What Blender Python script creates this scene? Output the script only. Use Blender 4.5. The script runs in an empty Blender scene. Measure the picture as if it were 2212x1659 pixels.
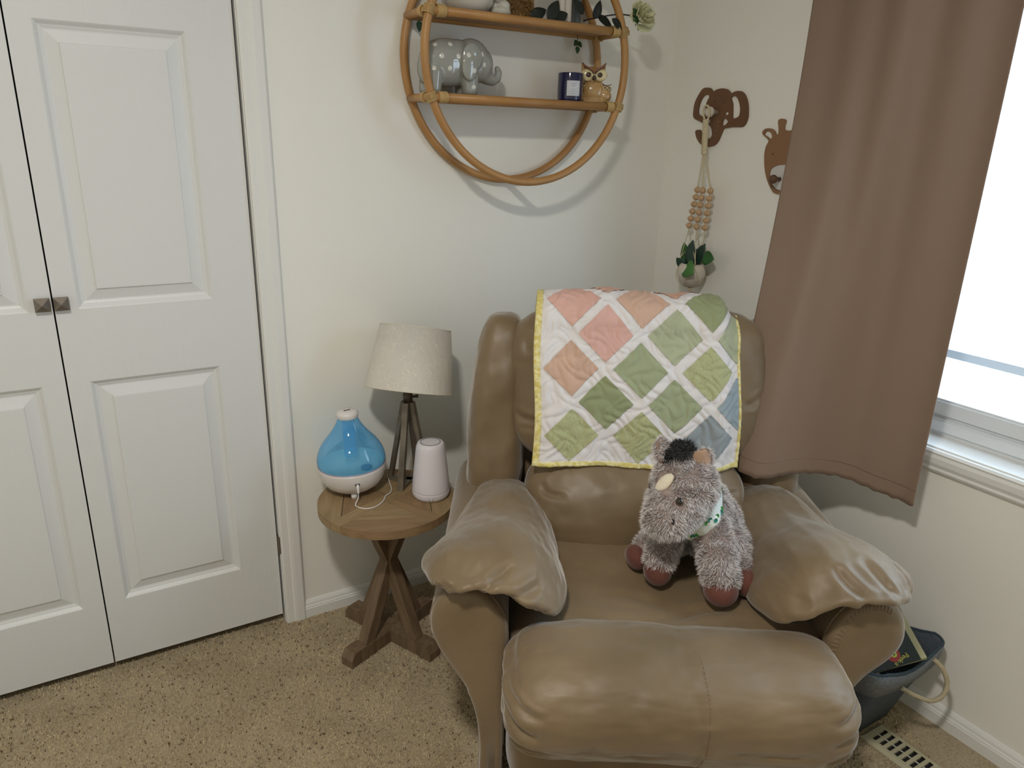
import bpy, bmesh, math, random
import numpy as np
from mathutils import Vector, Matrix, noise
from mathutils.geometry import intersect_line_line_2d
random.seed(7); rng = np.random.default_rng(7)
SC = bpy.context.scene; COL = SC.collection
PI = math.pi

# ------------------------------------------------------------------ camera
CAM = (-1.7605, -1.9551, 1.40); YAW, PITCH, ROLL = -0.5453, -0.3196, 0.0267
def cam_axes():
    f = Vector((-math.sin(YAW)*math.cos(PITCH), math.cos(YAW)*math.cos(PITCH), math.sin(PITCH)))
    r = Vector((math.cos(YAW), math.sin(YAW), 0)); u = r.cross(f)
    return r*math.cos(ROLL)+u*math.sin(ROLL), -r*math.sin(ROLL)+u*math.cos(ROLL), f
_r, _u, _f = cam_axes()
cd = bpy.data.cameras.new('camera'); cam = bpy.data.objects.new('camera', cd); COL.objects.link(cam)
cam.matrix_world = Matrix(((_r.x, _u.x, -_f.x, CAM[0]), (_r.y, _u.y, -_f.y, CAM[1]), (_r.z, _u.z, -_f.z, CAM[2]), (0, 0, 0, 1)))
cd.sensor_width = 36; cd.lens = 36*1589.45/2212; cd.clip_start = 0.02
SC.camera = cam

# ------------------------------------------------------------------ light
SC.view_settings.view_transform = 'Standard'; SC.view_settings.look = 'None'
SC.view_settings.gamma = 1; SC.view_settings.use_curve_mapping = False
SC.view_settings.exposure = -0.14
SC.cycles.use_denoising = True
SC.cycles.max_bounces = 10; SC.cycles.diffuse_bounces = 6; SC.cycles.transparent_max_bounces = 16
w = bpy.data.worlds.new('overcast_sky'); SC.world = w; w.use_nodes = True
bg = w.node_tree.nodes['Background']; bg.inputs[0].default_value = (0.72, 0.86, 1.0, 1); bg.inputs[1].default_value = 6.8
def area(name, loc, size, power, colr, rot=(0, 0, 0), shape='DISK', sy=None, portal=False):
    l = bpy.data.lights.new(name, 'AREA'); l.shape = shape; l.size = size
    if sy: l.size_y = sy
    l.energy = power; l.color = colr
    o = bpy.data.objects.new(name, l); COL.objects.link(o); o.location = loc; o.rotation_euler = rot
    if portal: l.cycles.is_portal = True
    return o
area('ceiling_lamp_light', (-1.92, -1.70, 2.34), 0.18, 30, (1.0, 0.945, 0.87))
area('window_portal', (0.135, -1.37, 1.385), 1.38, 1, (1, 1, 1), (0, PI/2, 0), 'RECTANGLE', 1.24, True)
# ------------------------------------------------------------------ helpers
def lin(h):
    h = h.lstrip('#'); v = [int(h[i:i+2], 16)/255 for i in (0, 2, 4)]
    return tuple(c/12.92 if c <= 0.04045 else ((c+0.055)/1.055)**2.4 for c in v)+(1,)
MATS = {}
def mat(name, colr, rough=0.6, var=0.0, vscale=8, bump=0.0, bscale=120, metal=0, sheen=0, coat=0, trans=0, alpha=1, col2=None, stretch=(1, 1, 1), emit=None, sss=0, spec=0.5, detail=6, contrast=(0.3, 0.7), coords='Object'):
    if name in MATS: return MATS[name]
    m = bpy.data.materials.new(name); m.use_nodes = True; MATS[name] = m
    nt = m.node_tree; N = nt.nodes; Lk = nt.links; p = N['Principled BSDF']
    c1 = lin(colr) if isinstance(colr, str) else tuple(colr)+(1,)
    p.inputs['Base Color'].default_value = c1; p.inputs['Roughness'].default_value = rough
    p.inputs['Metallic'].default_value = metal; p.inputs['Specular IOR Level'].default_value = spec
    if sheen: p.inputs['Sheen Weight'].default_value = sheen; p.inputs['Sheen Roughness'].default_value = 0.4
    if coat: p.inputs['Coat Weight'].default_value = coat; p.inputs['Coat Roughness'].default_value = 0.06
    if trans: p.inputs['Transmission Weight'].default_value = trans
    if sss: p.inputs['Subsurface Weight'].default_value = sss; p.inputs['Subsurface Radius'].default_value = (0.02, 0.015, 0.01)
    if alpha < 1: p.inputs['Alpha'].default_value = alpha
    if emit: p.inputs['Emission Color'].default_value = emit[0]; p.inputs['Emission Strength'].default_value = emit[1]
    if var or bump:
        tc = N.new('ShaderNodeTexCoord'); mp = N.new('ShaderNodeMapping'); Lk.new(tc.outputs[coords], mp.inputs[0]); mp.inputs['Scale'].default_value = stretch
    if var:
        n = N.new('ShaderNodeTexNoise'); n.inputs['Scale'].default_value = vscale; n.inputs['Detail'].default_value = detail; Lk.new(mp.outputs[0], n.inputs[0])
        r = N.new('ShaderNodeValToRGB'); r.color_ramp.elements[0].position = contrast[0]; r.color_ramp.elements[1].position = contrast[1]
        c2 = (lin(col2) if col2 else tuple(x*(1-var) for x in c1[:3])+(1,))
        r.color_ramp.elements[0].color = c2; r.color_ramp.elements[1].color = c1
        Lk.new(n.outputs[0], r.inputs[0]); Lk.new(r.outputs[0], p.inputs['Base Color'])
    if bump:
        n2 = N.new('ShaderNodeTexNoise'); n2.inputs['Scale'].default_value = bscale; n2.inputs['Detail'].default_value = 4; Lk.new(mp.outputs[0], n2.inputs[0])
        b = N.new('ShaderNodeBump'); b.inputs['Strength'].default_value = bump; b.inputs['Distance'].default_value = 0.002; Lk.new(n2.outputs[0], b.inputs['Height']); Lk.new(b.outputs[0], p.inputs['Normal'])
    return m
def node(m, t, **k):
    n = m.node_tree.nodes.new(t)
    for a, b in k.items(): setattr(n, a, b)
    return n
def ln(m, a, b): m.node_tree.links.new(a, b)

def link(name, me, m=None, parent=None, smooth=False, loc=None):
    o = bpy.data.objects.new(name, me); COL.objects.link(o)
    if m is not None and not me.materials: me.materials.append(m)
    if parent is not None: o.parent = parent
    if loc is not None: o.location = loc
    if smooth: me.shade_smooth()
    return o
def from_bm(name, bm, m=None, parent=None, smooth=False, loc=None, recalc=True):
    if recalc: bmesh.ops.recalc_face_normals(bm, faces=bm.faces)
    me = bpy.data.meshes.new(name); bm.to_mesh(me); bm.free()
    return link(name, me, m, parent, smooth, loc)
def from_np(name, V, F, m=None, parent=None, smooth=True, loc=None):
    me = bpy.data.meshes.new(name); me.from_pydata([tuple(v) for v in np.asarray(V).tolist()], [], [tuple(f) for f in (F.tolist() if hasattr(F, 'tolist') else F)]); me.update()
    return link(name, me, m, parent, smooth, loc)
def thing(name, label, cat, loc=(0, 0, 0), rotz=0, group=None, rot=None):
    o = bpy.data.objects.new(name, None); COL.objects.link(o); o.empty_display_size = 0.05
    o.location = loc; o.rotation_euler = rot if rot else (0, 0, rotz); o['label'] = label; o['category'] = cat
    if group: o['group'] = group
    return o
def tag(o, label, cat, group=None):
    o['label'] = label; o['category'] = cat
    if group: o['group'] = group
    return o
def struct(o): o['kind'] = 'structure'; return o

def add_box(bm, x0, x1, y0, y1, z0, z1, bev=0):
    r = bmesh.ops.create_cube(bm, size=1, matrix=Matrix.Translation(((x0+x1)/2, (y0+y1)/2, (z0+z1)/2)) @ Matrix.Diagonal((x1-x0, y1-y0, z1-z0, 1)))
    if bev:
        es = list({e for v in r['verts'] for e in v.link_edges}); bmesh.ops.bevel(bm, geom=es, offset=bev, segments=2, affect='EDGES', profile=0.5)
def box(name, x0, x1, y0, y1, z0, z1, m, parent=None, bev=0):
    bm = bmesh.new(); add_box(bm, x0, x1, y0, y1, z0, z1, bev); return from_bm(name, bm, m, parent)
def catmull(pts, n=8, closed=False):
    pts = [Vector(p) for p in pts]; out = []; L = len(pts)
    rngi = range(L if closed else L-1)
    for i in rngi:
        p0 = pts[(i-1) % L] if (closed or i > 0) else pts[0]*2-pts[1]; p1 = pts[i]; p2 = pts[(i+1) % L]
        p3 = pts[(i+2) % L] if (closed or i+2 < L) else pts[-1]*2-pts[-2]
        for k in range(n):
            t = k/n; out.append(0.5*((2*p1)+(p2-p0)*t+(2*p0-5*p1+4*p2-p3)*t*t+(3*p1-p0-3*p2+p3)*t**3))
    if not closed: out.append(pts[-1])
    return out
def add_tube(bm, pts, rad, seg=8, closed=False, caps=True):
    pts = [Vector(p) for p in pts]; n = len(pts)
    if not hasattr(rad, '__len__'): rad = [rad]*n
    rings = []; up = None
    for i, p in enumerate(pts):
        if closed: t = (pts[(i+1) % n]-pts[i-1])
        else: t = (pts[min(i+1, n-1)]-pts[max(i-1, 0)])
        t = t.normalized()
        if up is None:
            up = Vector((0, 0, 1)) if abs(t.z) < 0.9 else Vector((1, 0, 0))
        up = (up-t*up.dot(t)).normalized(); sd = t.cross(up)
        rings.append([bm.verts.new(p+(up*math.cos(a)+sd*math.sin(a))*rad[i]) for a in [2*PI*k/seg for k in range(seg)]])
    m = n if closed else n-1
    for i in range(m):
        A, B = rings[i], rings[(i+1) % n]
        for k in range(seg): bm.faces.new((A[k], A[(k+1) % seg], B[(k+1) % seg], B[k]))
    if caps and not closed: bm.faces.new(rings[0][::-1]); bm.faces.new(rings[-1])
def tube(name, pts, rad, m, parent=None, seg=8, closed=False, smooth=True):
    bm = bmesh.new(); add_tube(bm, pts, rad, seg, closed); return from_bm(name, bm, m, parent, smooth)
def add_lathe(bm, prof, seg=32, mtx=None, cap=True):
    mtx = mtx or Matrix(); rings = []
    for r, z in prof:
        if r < 1e-5: rings.append([bm.verts.new(mtx @ Vector((0, 0, z)))])
        else: rings.append([bm.verts.new(mtx @ Vector((r*math.cos(2*PI*k/seg), r*math.sin(2*PI*k/seg), z))) for k in range(seg)])
    for A, B in zip(rings, rings[1:]):
        for k in range(seg):
            k2 = (k+1) % seg
            if len(A) == 1 and len(B) == 1: continue
            if len(A) == 1: bm.faces.new((A[0], B[k2], B[k]))
            elif len(B) == 1: bm.faces.new((A[k], A[k2], B[0]))
            else: bm.faces.new((A[k], A[k2], B[k2], B[k]))
def lathe(name, prof, m, parent=None, seg=40, loc=None, mtx=None, smooth=True):
    bm = bmesh.new(); add_lathe(bm, prof, seg, mtx); return from_bm(name, bm, m, parent, smooth, loc)
def add_prism(bm, poly, z0, z1, mtx=None, bev=0):
    mtx = mtx or Matrix()
    a = [bm.verts.new(mtx @ Vector((x, y, z0))) for x, y in poly]; b = [bm.verts.new(mtx @ Vector((x, y, z1))) for x, y in poly]
    n = len(poly); bm.faces.new(a[::-1]); bm.faces.new(b)
    for i in range(n): bm.faces.new((a[i], a[(i+1) % n], b[(i+1) % n], b[i]))
def prism(name, poly, z0, z1, m, parent=None, mtx=None, smooth=False, loc=None):
    bm = bmesh.new(); add_prism(bm, poly, z0, z1, mtx); return from_bm(name, bm, m, parent, smooth, loc)
def add_ball(bm, c, r, mtx=None, u=14, v=10):
    if not hasattr(r, '__len__'): r = (r, r, r)
    M = Matrix.Translation(c) @ (mtx or Matrix()) @ Matrix.Diagonal((*r, 1))
    bmesh.ops.create_uvsphere(bm, u_segments=u, v_segments=v, radius=1, matrix=M)
def ball(name, c, r, m, parent=None, mtx=None, u=16, v=12):
    bm = bmesh.new(); add_ball(bm, c, r, mtx, u, v); return from_bm(name, bm, m, parent, True)

def fbm(P, s, seed=0.0, oct_=3):
    return np.array([noise.fractal(Vector((p[0]*s+seed, p[1]*s-seed, p[2]*s+2*seed)), 1.0, 2.0, oct_) for p in P])
def cube_grid(n):
    V = []; F = []; idx = {}
    def vid(p):
        k = tuple(int(round(c*n)) for c in p)
        if k not in idx: idx[k] = len(V); V.append(p)
        return idx[k]
    t = np.linspace(-1, 1, n+1)
    for ax in range(3):
        for sg in (-1, 1):
            a, b = [(1, 2), (2, 0), (0, 1)][ax]
            for i in range(n):
                for j in range(n):
                    q = []
                    for di, dj in ((0, 0), (1, 0), (1, 1), (0, 1)):
                        p = [0, 0, 0]; p[ax] = sg; p[a] = t[i+di]; p[b] = t[j+dj]; q.append(vid(p))
                    F.append(q if sg > 0 else q[::-1])
    return np.array(V, float), F
GRIDS = {}
def rounded(n, e, half):
    if n not in GRIDS: GRIDS[n] = cube_grid(n)
    V, F = GRIDS[n]
    W = np.sin(V*PI/4)/math.sin(PI/4)
    if not hasattr(e, '__len__'): e = (e, e, e)
    E = np.array(e, float); A = np.abs(W); lo = np.full(len(W), .3); hi = np.full(len(W), 1.3)
    for _ in range(34):
        md = (lo+hi)/2; k = ((A*md[:, None])**E).sum(1) > 1; hi = np.where(k, md, hi); lo = np.where(k, lo, md)
    P = W*((lo+hi)/2)[:, None]
    return P*np.array(half), F, P
def vnormals(V, F):
    Fq = np.array(F); a = V[Fq[:, 2]]-V[Fq[:, 0]]; b = V[Fq[:, 3]]-V[Fq[:, 1]]; fn = np.cross(a, b)
    N = np.zeros_like(V)
    for k in range(4): np.add.at(N, Fq[:, k], fn)
    return N/np.maximum(np.linalg.norm(N, axis=1), 1e-12)[:, None]
def crease(V, F, lines):
    """pull the surface in along polylines: (points, width, depth[, taper])"""
    N = vnormals(V, F); V = V.copy()
    for pts, wd, dp in lines:
        pts = np.array([tuple(p) for p in (catmull(pts, 6) if len(pts) > 2 else pts)])
        near = np.array([V[np.argmin(((V-q)**2).sum(1))] for q in pts])
        for _ in range(3): near[1:-1] = (near[:-2]+near[1:-1]+near[2:])/3
        pts = near
        seglen = np.linalg.norm(np.diff(pts, axis=0), axis=1); tot = seglen.sum(); acc = 0
        best = np.full(len(V), 1e9); bt = np.zeros(len(V))
        for a, b, L in zip(pts[:-1], pts[1:], seglen):
            t = np.clip(((V-a)@(b-a))/max(L*L, 1e-12), 0, 1); d = np.linalg.norm(V-(a+t[:, None]*(b-a)), axis=1)
            k = d < best; best[k] = d[k]; bt[k] = (acc+t[k]*L)/tot; acc += L
        fade = np.sin(np.clip(bt*0.9+0.1, 0, 1)*PI)**0.5
        x = best/wd
        V += N*((-np.exp(-np.abs(x)**1.5)+0.38*np.exp(-((x-2.1)/1.0)**2))*dp*fade)[:, None]
    return V
def organic(name, balls=(), caps=(), voxel=0.004, smooth=6, m=None, parent=None, loc=None, keep=False):
    bm = bmesh.new()
    for b in balls:
        c, r = b[0], b[1]; R = b[2] if len(b) > 2 else Matrix()
        add_ball(bm, c, r, R, 20, 14)
    for p0, r0, p1, r1 in caps:
        p0, p1 = Vector(p0), Vector(p1); n = max(3, int((p1-p0).length/(0.35*min(r0, r1)))+1)
        for i in range(n+1):
            t = i/n; add_ball(bm, p0.lerp(p1, t), r0+(r1-r0)*t, None, 14, 10)
    me = bpy.data.meshes.new('tmp'); bm.to_mesh(me); bm.free()
    o = bpy.data.objects.new('tmp', me); COL.objects.link(o)
    r = o.modifiers.new('r', 'REMESH'); r.mode = 'VOXEL'; r.voxel_size = voxel
    s = o.modifiers.new('s', 'SMOOTH'); s.iterations = smooth; s.factor = 0.5
    dg = bpy.context.evaluated_depsgraph_get(); dg.update(); me2 = bpy.data.meshes.new_from_object(o.evaluated_get(dg)); me2.name = name
    bpy.data.objects.remove(o); bpy.data.meshes.remove(me)
    return link(name, me2, m, parent, True, loc)
def rotv(ax, deg): return Matrix.Rotation(math.radians(deg), 4, ax)
def text_mesh(name, s, size, m, mtx, parent=None, ext=0.0004):
    c = bpy.data.curves.new('t', 'FONT'); c.body = s; c.size = size; c.extrude = ext; c.align_x = 'CENTER'; c.align_y = 'CENTER'
    o = bpy.data.objects.new('t', c); COL.objects.link(o)
    dg = bpy.context.evaluated_depsgraph_get(); dg.update(); me = bpy.data.meshes.new_from_object(o.evaluated_get(dg)); me.name = name
    bpy.data.objects.remove(o); me.materials.clear(); me.transform(mtx)
    return link(name, me, m, parent)
def frame_at(origin, xa, ya):
    """matrix whose x axis is xa, y axis ya, z their cross"""
    x = Vector(xa).normalized(); y = Vector(ya); y = (y-x*y.dot(x)).normalized(); z = x.cross(y)
    return Matrix(((x.x, y.x, z.x, origin[0]), (x.y, y.y, z.y, origin[1]), (x.z, y.z, z.z, origin[2]), (0, 0, 0, 1)))
CO, SI = math.cos(YAW), math.sin(YAW)
def W(u, v, z=0):
    """room point from the recliner's own directions: u across its width, v towards its back, z up"""
    return Vector((CAM[0]+u*CO-v*SI, CAM[1]+u*SI+v*CO, z))

def schlick(m, f0=.04):
    """reflectance from the viewing angle alone, the same from either side of a thin shell"""
    lw = node(m, 'ShaderNodeLayerWeight'); lw.inputs[0].default_value = .5
    p5 = node(m, 'ShaderNodeMath', operation='POWER'); p5.inputs[1].default_value = 5; ln(m, lw.outputs['Facing'], p5.inputs[0])
    ma = node(m, 'ShaderNodeMath', operation='MULTIPLY_ADD'); ma.inputs[1].default_value = .9; ma.inputs[2].default_value = f0; ln(m, p5.outputs[0], ma.inputs[0]); return ma
# ------------------------------------------------------------------ room
M_WALL = mat('wall_paint', 'edece5', 0.75, bump=0.12, bscale=260)
M_TRIM = mat('trim_paint', 'e4e4e1', 0.38)
M_DOOR = mat('door_paint', 'dcdddd', 0.42, bump=0.35, bscale=90, stretch=(1, 1, 0.04))
M_CEIL = mat('ceiling_paint', 'eae9e4', 0.9, bump=0.5, bscale=90)
M_CLOSET_SHADE = mat('closet_shade_black', '1a1a1c', 0.9)  # closet interior shade put into the wall colour
M_VINYL = mat('window_vinyl', 'dfe3e6', 0.3)
M_NICKEL = mat('brushed_nickel', '8a8279', 0.38, metal=0.9, bump=0.1, bscale=400)

# wall_back (Y = 0) with the closet opening
DX0, DX1 = -2.272, -1.346; DH = 2.05
bm = bmesh.new()
add_box(bm, DX1, 0.16, 0, 0.12, 0, 2.44); add_box(bm, DX0, DX1, 0, 0.12, DH, 2.44); add_box(bm, -3.2, DX0, 0, 0.12, 0, 2.44)
struct(from_bm('wall_back', bm, M_WALL))
# closet behind the doors, walls coloured near-black so the door gaps look unlit
bm = bmesh.new()
add_box(bm, DX0-.06, DX1+.06, 0.70, 0.74, 0, 2.44); add_box(bm, DX0-.10, DX0-.06, 0.12, 0.74, 0, 2.44); add_box(bm, DX1+.06, DX1+.10, 0.12, 0.74, 0, 2.44); add_box(bm, DX0-.06, DX1+.06, .12, .7, 2.40, 2.44)
struct(from_bm('wall_closet', bm, M_CLOSET_SHADE))
# wall_right (X = 0) with the window opening
WY0, WY1, WZ0, WZ1 = -1.98, -0.76, 0.705, 2.06
bm = bmesh.new()
add_box(bm, 0, 0.16, WY1, 0, 0, 2.44); add_box(bm, 0, 0.16, -3.7, WY0, 0, 2.44)
add_box(bm, 0, 0.16, WY0, WY1, 0, WZ0); add_box(bm, 0, 0.16, WY0, WY1, WZ1, 2.44)
struct(from_bm('wall_right', bm, M_WALL))
struct(box('wall_left', -3.3, -3.2, -3.7, 0.12, 0, 2.44, M_WALL))
struct(box('wall_front', -3.3, 0.16, -3.8, -3.7, 0, 2.44, M_WALL))
struct(box('ceiling', -3.3, 0.16, -3.8, 0.76, 2.44, 2.50, M_CEIL))

# carpet
M_CARP = bpy.data.materials.new('carpet'); M_CARP.use_nodes = True
p = M_CARP.node_tree.nodes['Principled BSDF']; p.inputs['Roughness'].default_value = 0.95; p.inputs['Specular IOR Level'].default_value = 0.1
p.inputs['Sheen Weight'].default_value = 0.25
tc = node(M_CARP, 'ShaderNodeTexCoord')
def noi(sc, det, rgh=0.6):
    n = node(M_CARP, 'ShaderNodeTexNoise'); n.inputs['Scale'].default_value = sc; n.inputs['Detail'].default_value = det; n.inputs['Roughness'].default_value = rgh; ln(M_CARP, tc.outputs['Object'], n.inputs[0]); return n
def ramp(src, stops, mt):
    r = node(mt, 'ShaderNodeValToRGB'); e = r.color_ramp.elements
    while len(e) < len(stops): e.new(0.5)
    for k, (pos, c) in enumerate(stops): e[k].position = pos; e[k].color = lin(c)
    ln(mt, src, r.inputs[0]); return r
base = ramp(noi(160, 4, .8).outputs[0], [(0.3, '94856a'), (0.5, 'baa98a'), (0.72, 'cdbe9f')], M_CARP)
large = ramp(noi(5, 4).outputs[0], [(0.3, 'e2ded6'), (0.7, 'ffffff')], M_CARP)
speck = ramp(noi(150, 2, .5).outputs[0], [(0.0, '000000'), (0.61, '000000'), (0.68, 'b0b0b0')], M_CARP)
m1 = node(M_CARP, 'ShaderNodeMix', data_type='RGBA', blend_type='MULTIPLY'); m1.inputs[0].default_value = 1
ln(M_CARP, base.outputs[0], m1.inputs[6]); ln(M_CARP, large.outputs[0], m1.inputs[7])
m2 = node(M_CARP, 'ShaderNodeMix', data_type='RGBA'); ln(M_CARP, speck.outputs[0], m2.inputs[0]); ln(M_CARP, m1.outputs[2], m2.inputs[6]); m2.inputs[7].default_value = lin('5c4732')
ln(M_CARP, m2.outputs[2], p.inputs['Base Color'])
b = node(M_CARP, 'ShaderNodeBump'); b.inputs['Strength'].default_value = 0.9; b.inputs['Distance'].default_value = 0.006
ln(M_CARP, noi(210, 3, .7).outputs[0], b.inputs['Height']); ln(M_CARP, b.outputs[0], p.inputs['Normal'])
struct(box('floor', -3.3, 0.16, -3.8, 0.76, -0.06, 0.0, M_CARP))

# short carpet tufts over the part of the floor in view
def carpet_pile():
    n = 210000; r = np.random.default_rng(3); x = r.uniform(-2.45, -.0135, n); y = r.uniform(-1.75, .05, n)
    keep = ((y < -.014) | ((x > -2.25) & (x < -1.36) & (y < .03))) & ~((x > -.226) & (x < -.136) & (y < -1.15)) & (x*.5187+y*.855 > -2.10) & (x*.855-y*.5187 < .55)
    x, y = x[keep], y[keep]; n = len(x); P = np.c_[x, y, np.full(n, -.0008)]
    lean = np.c_[np.sin(x*31+2*np.sin(y*23)), np.sin(y*29+2*np.sin(x*19)), np.zeros(n)]*.0010+r.normal(0, .0014, (n, 3))*np.array([1, 1, 0])
    a = r.uniform(0, PI, n); s = np.c_[np.cos(a), np.sin(a), np.zeros(n)]*r.uniform(.0009, .0016, n)[:, None]; h = r.uniform(.0035, .0068, n)
    V = np.stack([P-s, P+s, P+lean+np.c_[np.zeros(n), np.zeros(n), h]+s*.55, P+lean+np.c_[np.zeros(n), np.zeros(n), h*.93]-s*.55], 1).reshape(-1, 3)
    me = bpy.data.meshes.new('carpet_pile'); me.vertices.add(4*n); me.vertices.foreach_set('co', V.ravel()); me.loops.add(4*n); me.loops.foreach_set('vertex_index', np.arange(4*n, dtype=np.int32)); me.polygons.add(n); me.polygons.foreach_set('loop_start', (np.arange(n)*4).astype(np.int32)); me.update(calc_edges=True)
    cl = np.array(lin('d0c09d')[:3])*r.uniform(.88, 1.10, n)[:, None]*(1+.07*np.sin(x*9+3*np.sin(y*7))*np.sin(y*11+1))[:, None]
    pk = np.array([noise.noise(Vector((a_*105, b_*105, 0))) for a_, b_ in zip(x, y)]); big = np.array([noise.noise(Vector((a_*9, b_*9, 4))) for a_, b_ in zip(x, y)])
    cl = np.where((pk > .34-.16*big)[:, None], np.array(lin('6b543d')[:3])*r.uniform(.7, 1.5, n)[:, None], cl)
    C4 = np.ones((n, 4, 4)); C4[:, :, :3] = cl[:, None, :]; C4[:, :2, :3] *= .88
    ca = me.color_attributes.new('fur', 'FLOAT_COLOR', 'POINT'); ca.data.foreach_set('color', C4.reshape(-1))
    m = bpy.data.materials.new('carpet_tuft'); m.use_nodes = True; p_ = m.node_tree.nodes['Principled BSDF']; p_.inputs['Roughness'].default_value = .95; p_.inputs['Specular IOR Level'].default_value = .1
    at_ = node(m, 'ShaderNodeAttribute', attribute_name='fur'); ln(m, at_.outputs['Color'], p_.inputs['Base Color']); me.materials.append(m)
    o = bpy.data.objects.new('carpet_pile', me); COL.objects.link(o); o['kind'] = 'stuff'; o['label'] = 'short speckled beige carpet pile covering the floor'; o['category'] = 'carpet'
carpet_pile()

# baseboards: moulded profile run along the walls  (y = out of wall, z = up)
BP = [(0, 0), (0.013, 0), (0.013, 0.030), (0.0105, 0.033), (0.0125, 0.036), (0.0095, 0.040), (0.008, 0.047), (0.003, 0.055), (0, 0.056)]
def run_profile(name, prof, a, b, out, m, up=Vector((0, 0, 1)), ma=0, mb=0, parent=None):
    """sweep prof from a to b; out = direction the profile's first coordinate points; ma/mb mitre offsets per unit of first coord"""
    a, b, out = Vector(a), Vector(b), Vector(out); d = (b-a).normalized(); bm = bmesh.new()
    A = [bm.verts.new(a+out*p[0]+up*p[1]+d*(ma*p[0])) for p in prof]; B = [bm.verts.new(b+out*p[0]+up*p[1]+d*(mb*p[0])) for p in prof]
    for i in range(len(prof)): j = (i+1) % len(prof); bm.faces.new((A[i], A[j], B[j], B[i]))
    bm.faces.new(A); bm.faces.new(B[::-1]); return from_bm(name, bm, m, parent)
struct(run_profile('baseboard_back', BP, (-1.293, 0, 0), (0, 0, 0), (0, -1, 0), M_TRIM, mb=-1))
struct(run_profile('baseboard_right', BP, (0, 0, 0), (0, -3.7, 0), (-1, 0, 0), M_TRIM, ma=1))
struct(run_profile('baseboard_left', BP, (-3.2, -3.7, 0), (-3.2, 0, 0), (1, 0, 0), M_TRIM))
# closet casing
CP = [(0, 0), (0.010, 0), (0.012, 0.004), (0.012, 0.022), (0.0145, 0.026), (0.0155, 0.034), (0.015, 0.052), (0.011, 0.057), (0, 0.057)]
struct(run_profile('trim_1', CP, (-1.350, 0, 0), (-1.350, 0, DH+.004), (0, -1, 0), M_TRIM, up=Vector((1, 0, 0))))
struct(run_profile('trim_2', CP, (-2.325, 0, DH+.004), (-1.293, 0, DH+.004), (0, -1, 0), M_TRIM))
struct(box('trim_3', -1.352, -1.3462, 0.0, 0.118, 0, DH, M_TRIM))

# closet door leaves: stiles and rails with moulded panels
PZ = [(0.2135, 0.8235), (1.001, 1.616), (1.708, 1.925)]
def door_leaf(name, x0, x1, px0, px1, knobx):
    z0, z1 = 0.029, 2.038; T = 0.034; bm = bmesh.new()
    xs = [x0, px0, px1, x1]; zs = [z0]+[z for p in PZ for z in p]+[z1]
    for i in range(3):
        for j in range(len(zs)-1):
            if i == 1 and j % 2 == 1: continue
            bm.faces.new([bm.verts.new((x, 0, z)) for x, z in ((xs[i], zs[j]), (xs[i+1], zs[j]), (xs[i+1], zs[j+1]), (xs[i], zs[j+1]))])
    for q in (((x0, 0, z0), (x0, T, z0), (x0, T, z1), (x0, 0, z1)), ((x1, 0, z0), (x1, T, z0), (x1, T, z1), (x1, 0, z1)), ((x0, 0, z0), (x1, 0, z0), (x1, T, z0), (x0, T, z0)), ((x0, 0, z1), (x1, 0, z1), (x1, T, z1), (x0, T, z1)), ((x0, T, z0), (x1, T, z0), (x1, T, z1), (x0, T, z1))):
        bm.faces.new([bm.verts.new(v) for v in q])
    bmesh.ops.remove_doubles(bm, verts=bm.verts, dist=1e-5)
    d = struct(from_bm(name, bm, M_DOOR)); d.location = (0, 0.004, 0)
    prof = [(0, 0), (0.003, 0.0020), (0.009, 0.0080), (0.0115, 0.0086), (0.0160, 0.0108), (0.0190, 0.0110), (0.0430, 0.0042), (0.0442, 0.0010), (0.0460, 0.0004)]
    for a, b_ in PZ:
        bm = bmesh.new(); prev = None
        for o_, dp in prof:
            r = [bm.verts.new(v) for v in ((px0+o_, dp, a+o_), (px1-o_, dp, a+o_), (px1-o_, dp, b_-o_), (px0+o_, dp, b_-o_))]
            if prev:
                for k in range(4): bm.faces.new((prev[k], prev[(k+1) % 4], r[(k+1) % 4], r[k]))
            prev = r
        bm.faces.new(prev); from_bm('panel', bm, M_DOOR, d)
    # pyramid knob on a short stem
    bm = bmesh.new(); h = 0.0155; z = 1.0185; cx = knobx
    add_box(bm, cx-.006, cx+.006, -0.012, 0.001, z-.006, z+.006)
    q = [bm.verts.new((cx+sx*h, -0.0105, z+sz*h)) for sx, sz in ((-1, -1), (1, -1), (1, 1), (-1, 1))]; q2 = [bm.verts.new((cx+sx*h, -0.0135, z+sz*h)) for sx, sz in ((-1, -1), (1, -1), (1, 1), (-1, 1))]
    ap = bm.verts.new((cx, -0.0255, z)); bm.faces.new(q)
    for k in range(4): bm.faces.new((q[k], q[(k+1) % 4], q2[(k+1) % 4], q2[k])); bm.faces.new((q2[k], q2[(k+1) % 4], ap))
    from_bm('knob', bm, M_NICKEL, d)['label'] = 'brushed nickel pyramid shaped knob'
    return d
dR = door_leaf('door_1', -1.8070, -1.3580, -1.7600, -1.4640, -1.7915)
dL = door_leaf('door_2', -2.2600, -1.8105, -2.1540, -1.8575, -1.8290)
bm = bmesh.new()
add_box(bm, -1.3585, -1.3465, 0.001, 0.006, 0.232, 0.292)
for k in range(3): add_lathe(bm, [(0, 0), (0.0042, 0), (0.0042, 0.018), (0, 0.018)], 10, Matrix.Translation((-1.3522, -0.002, 0.2345+k*0.0185)))
from_bm('hinge', bm, M_NICKEL, dR)['label'] = 'small metal hinge at the jamb'

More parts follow.
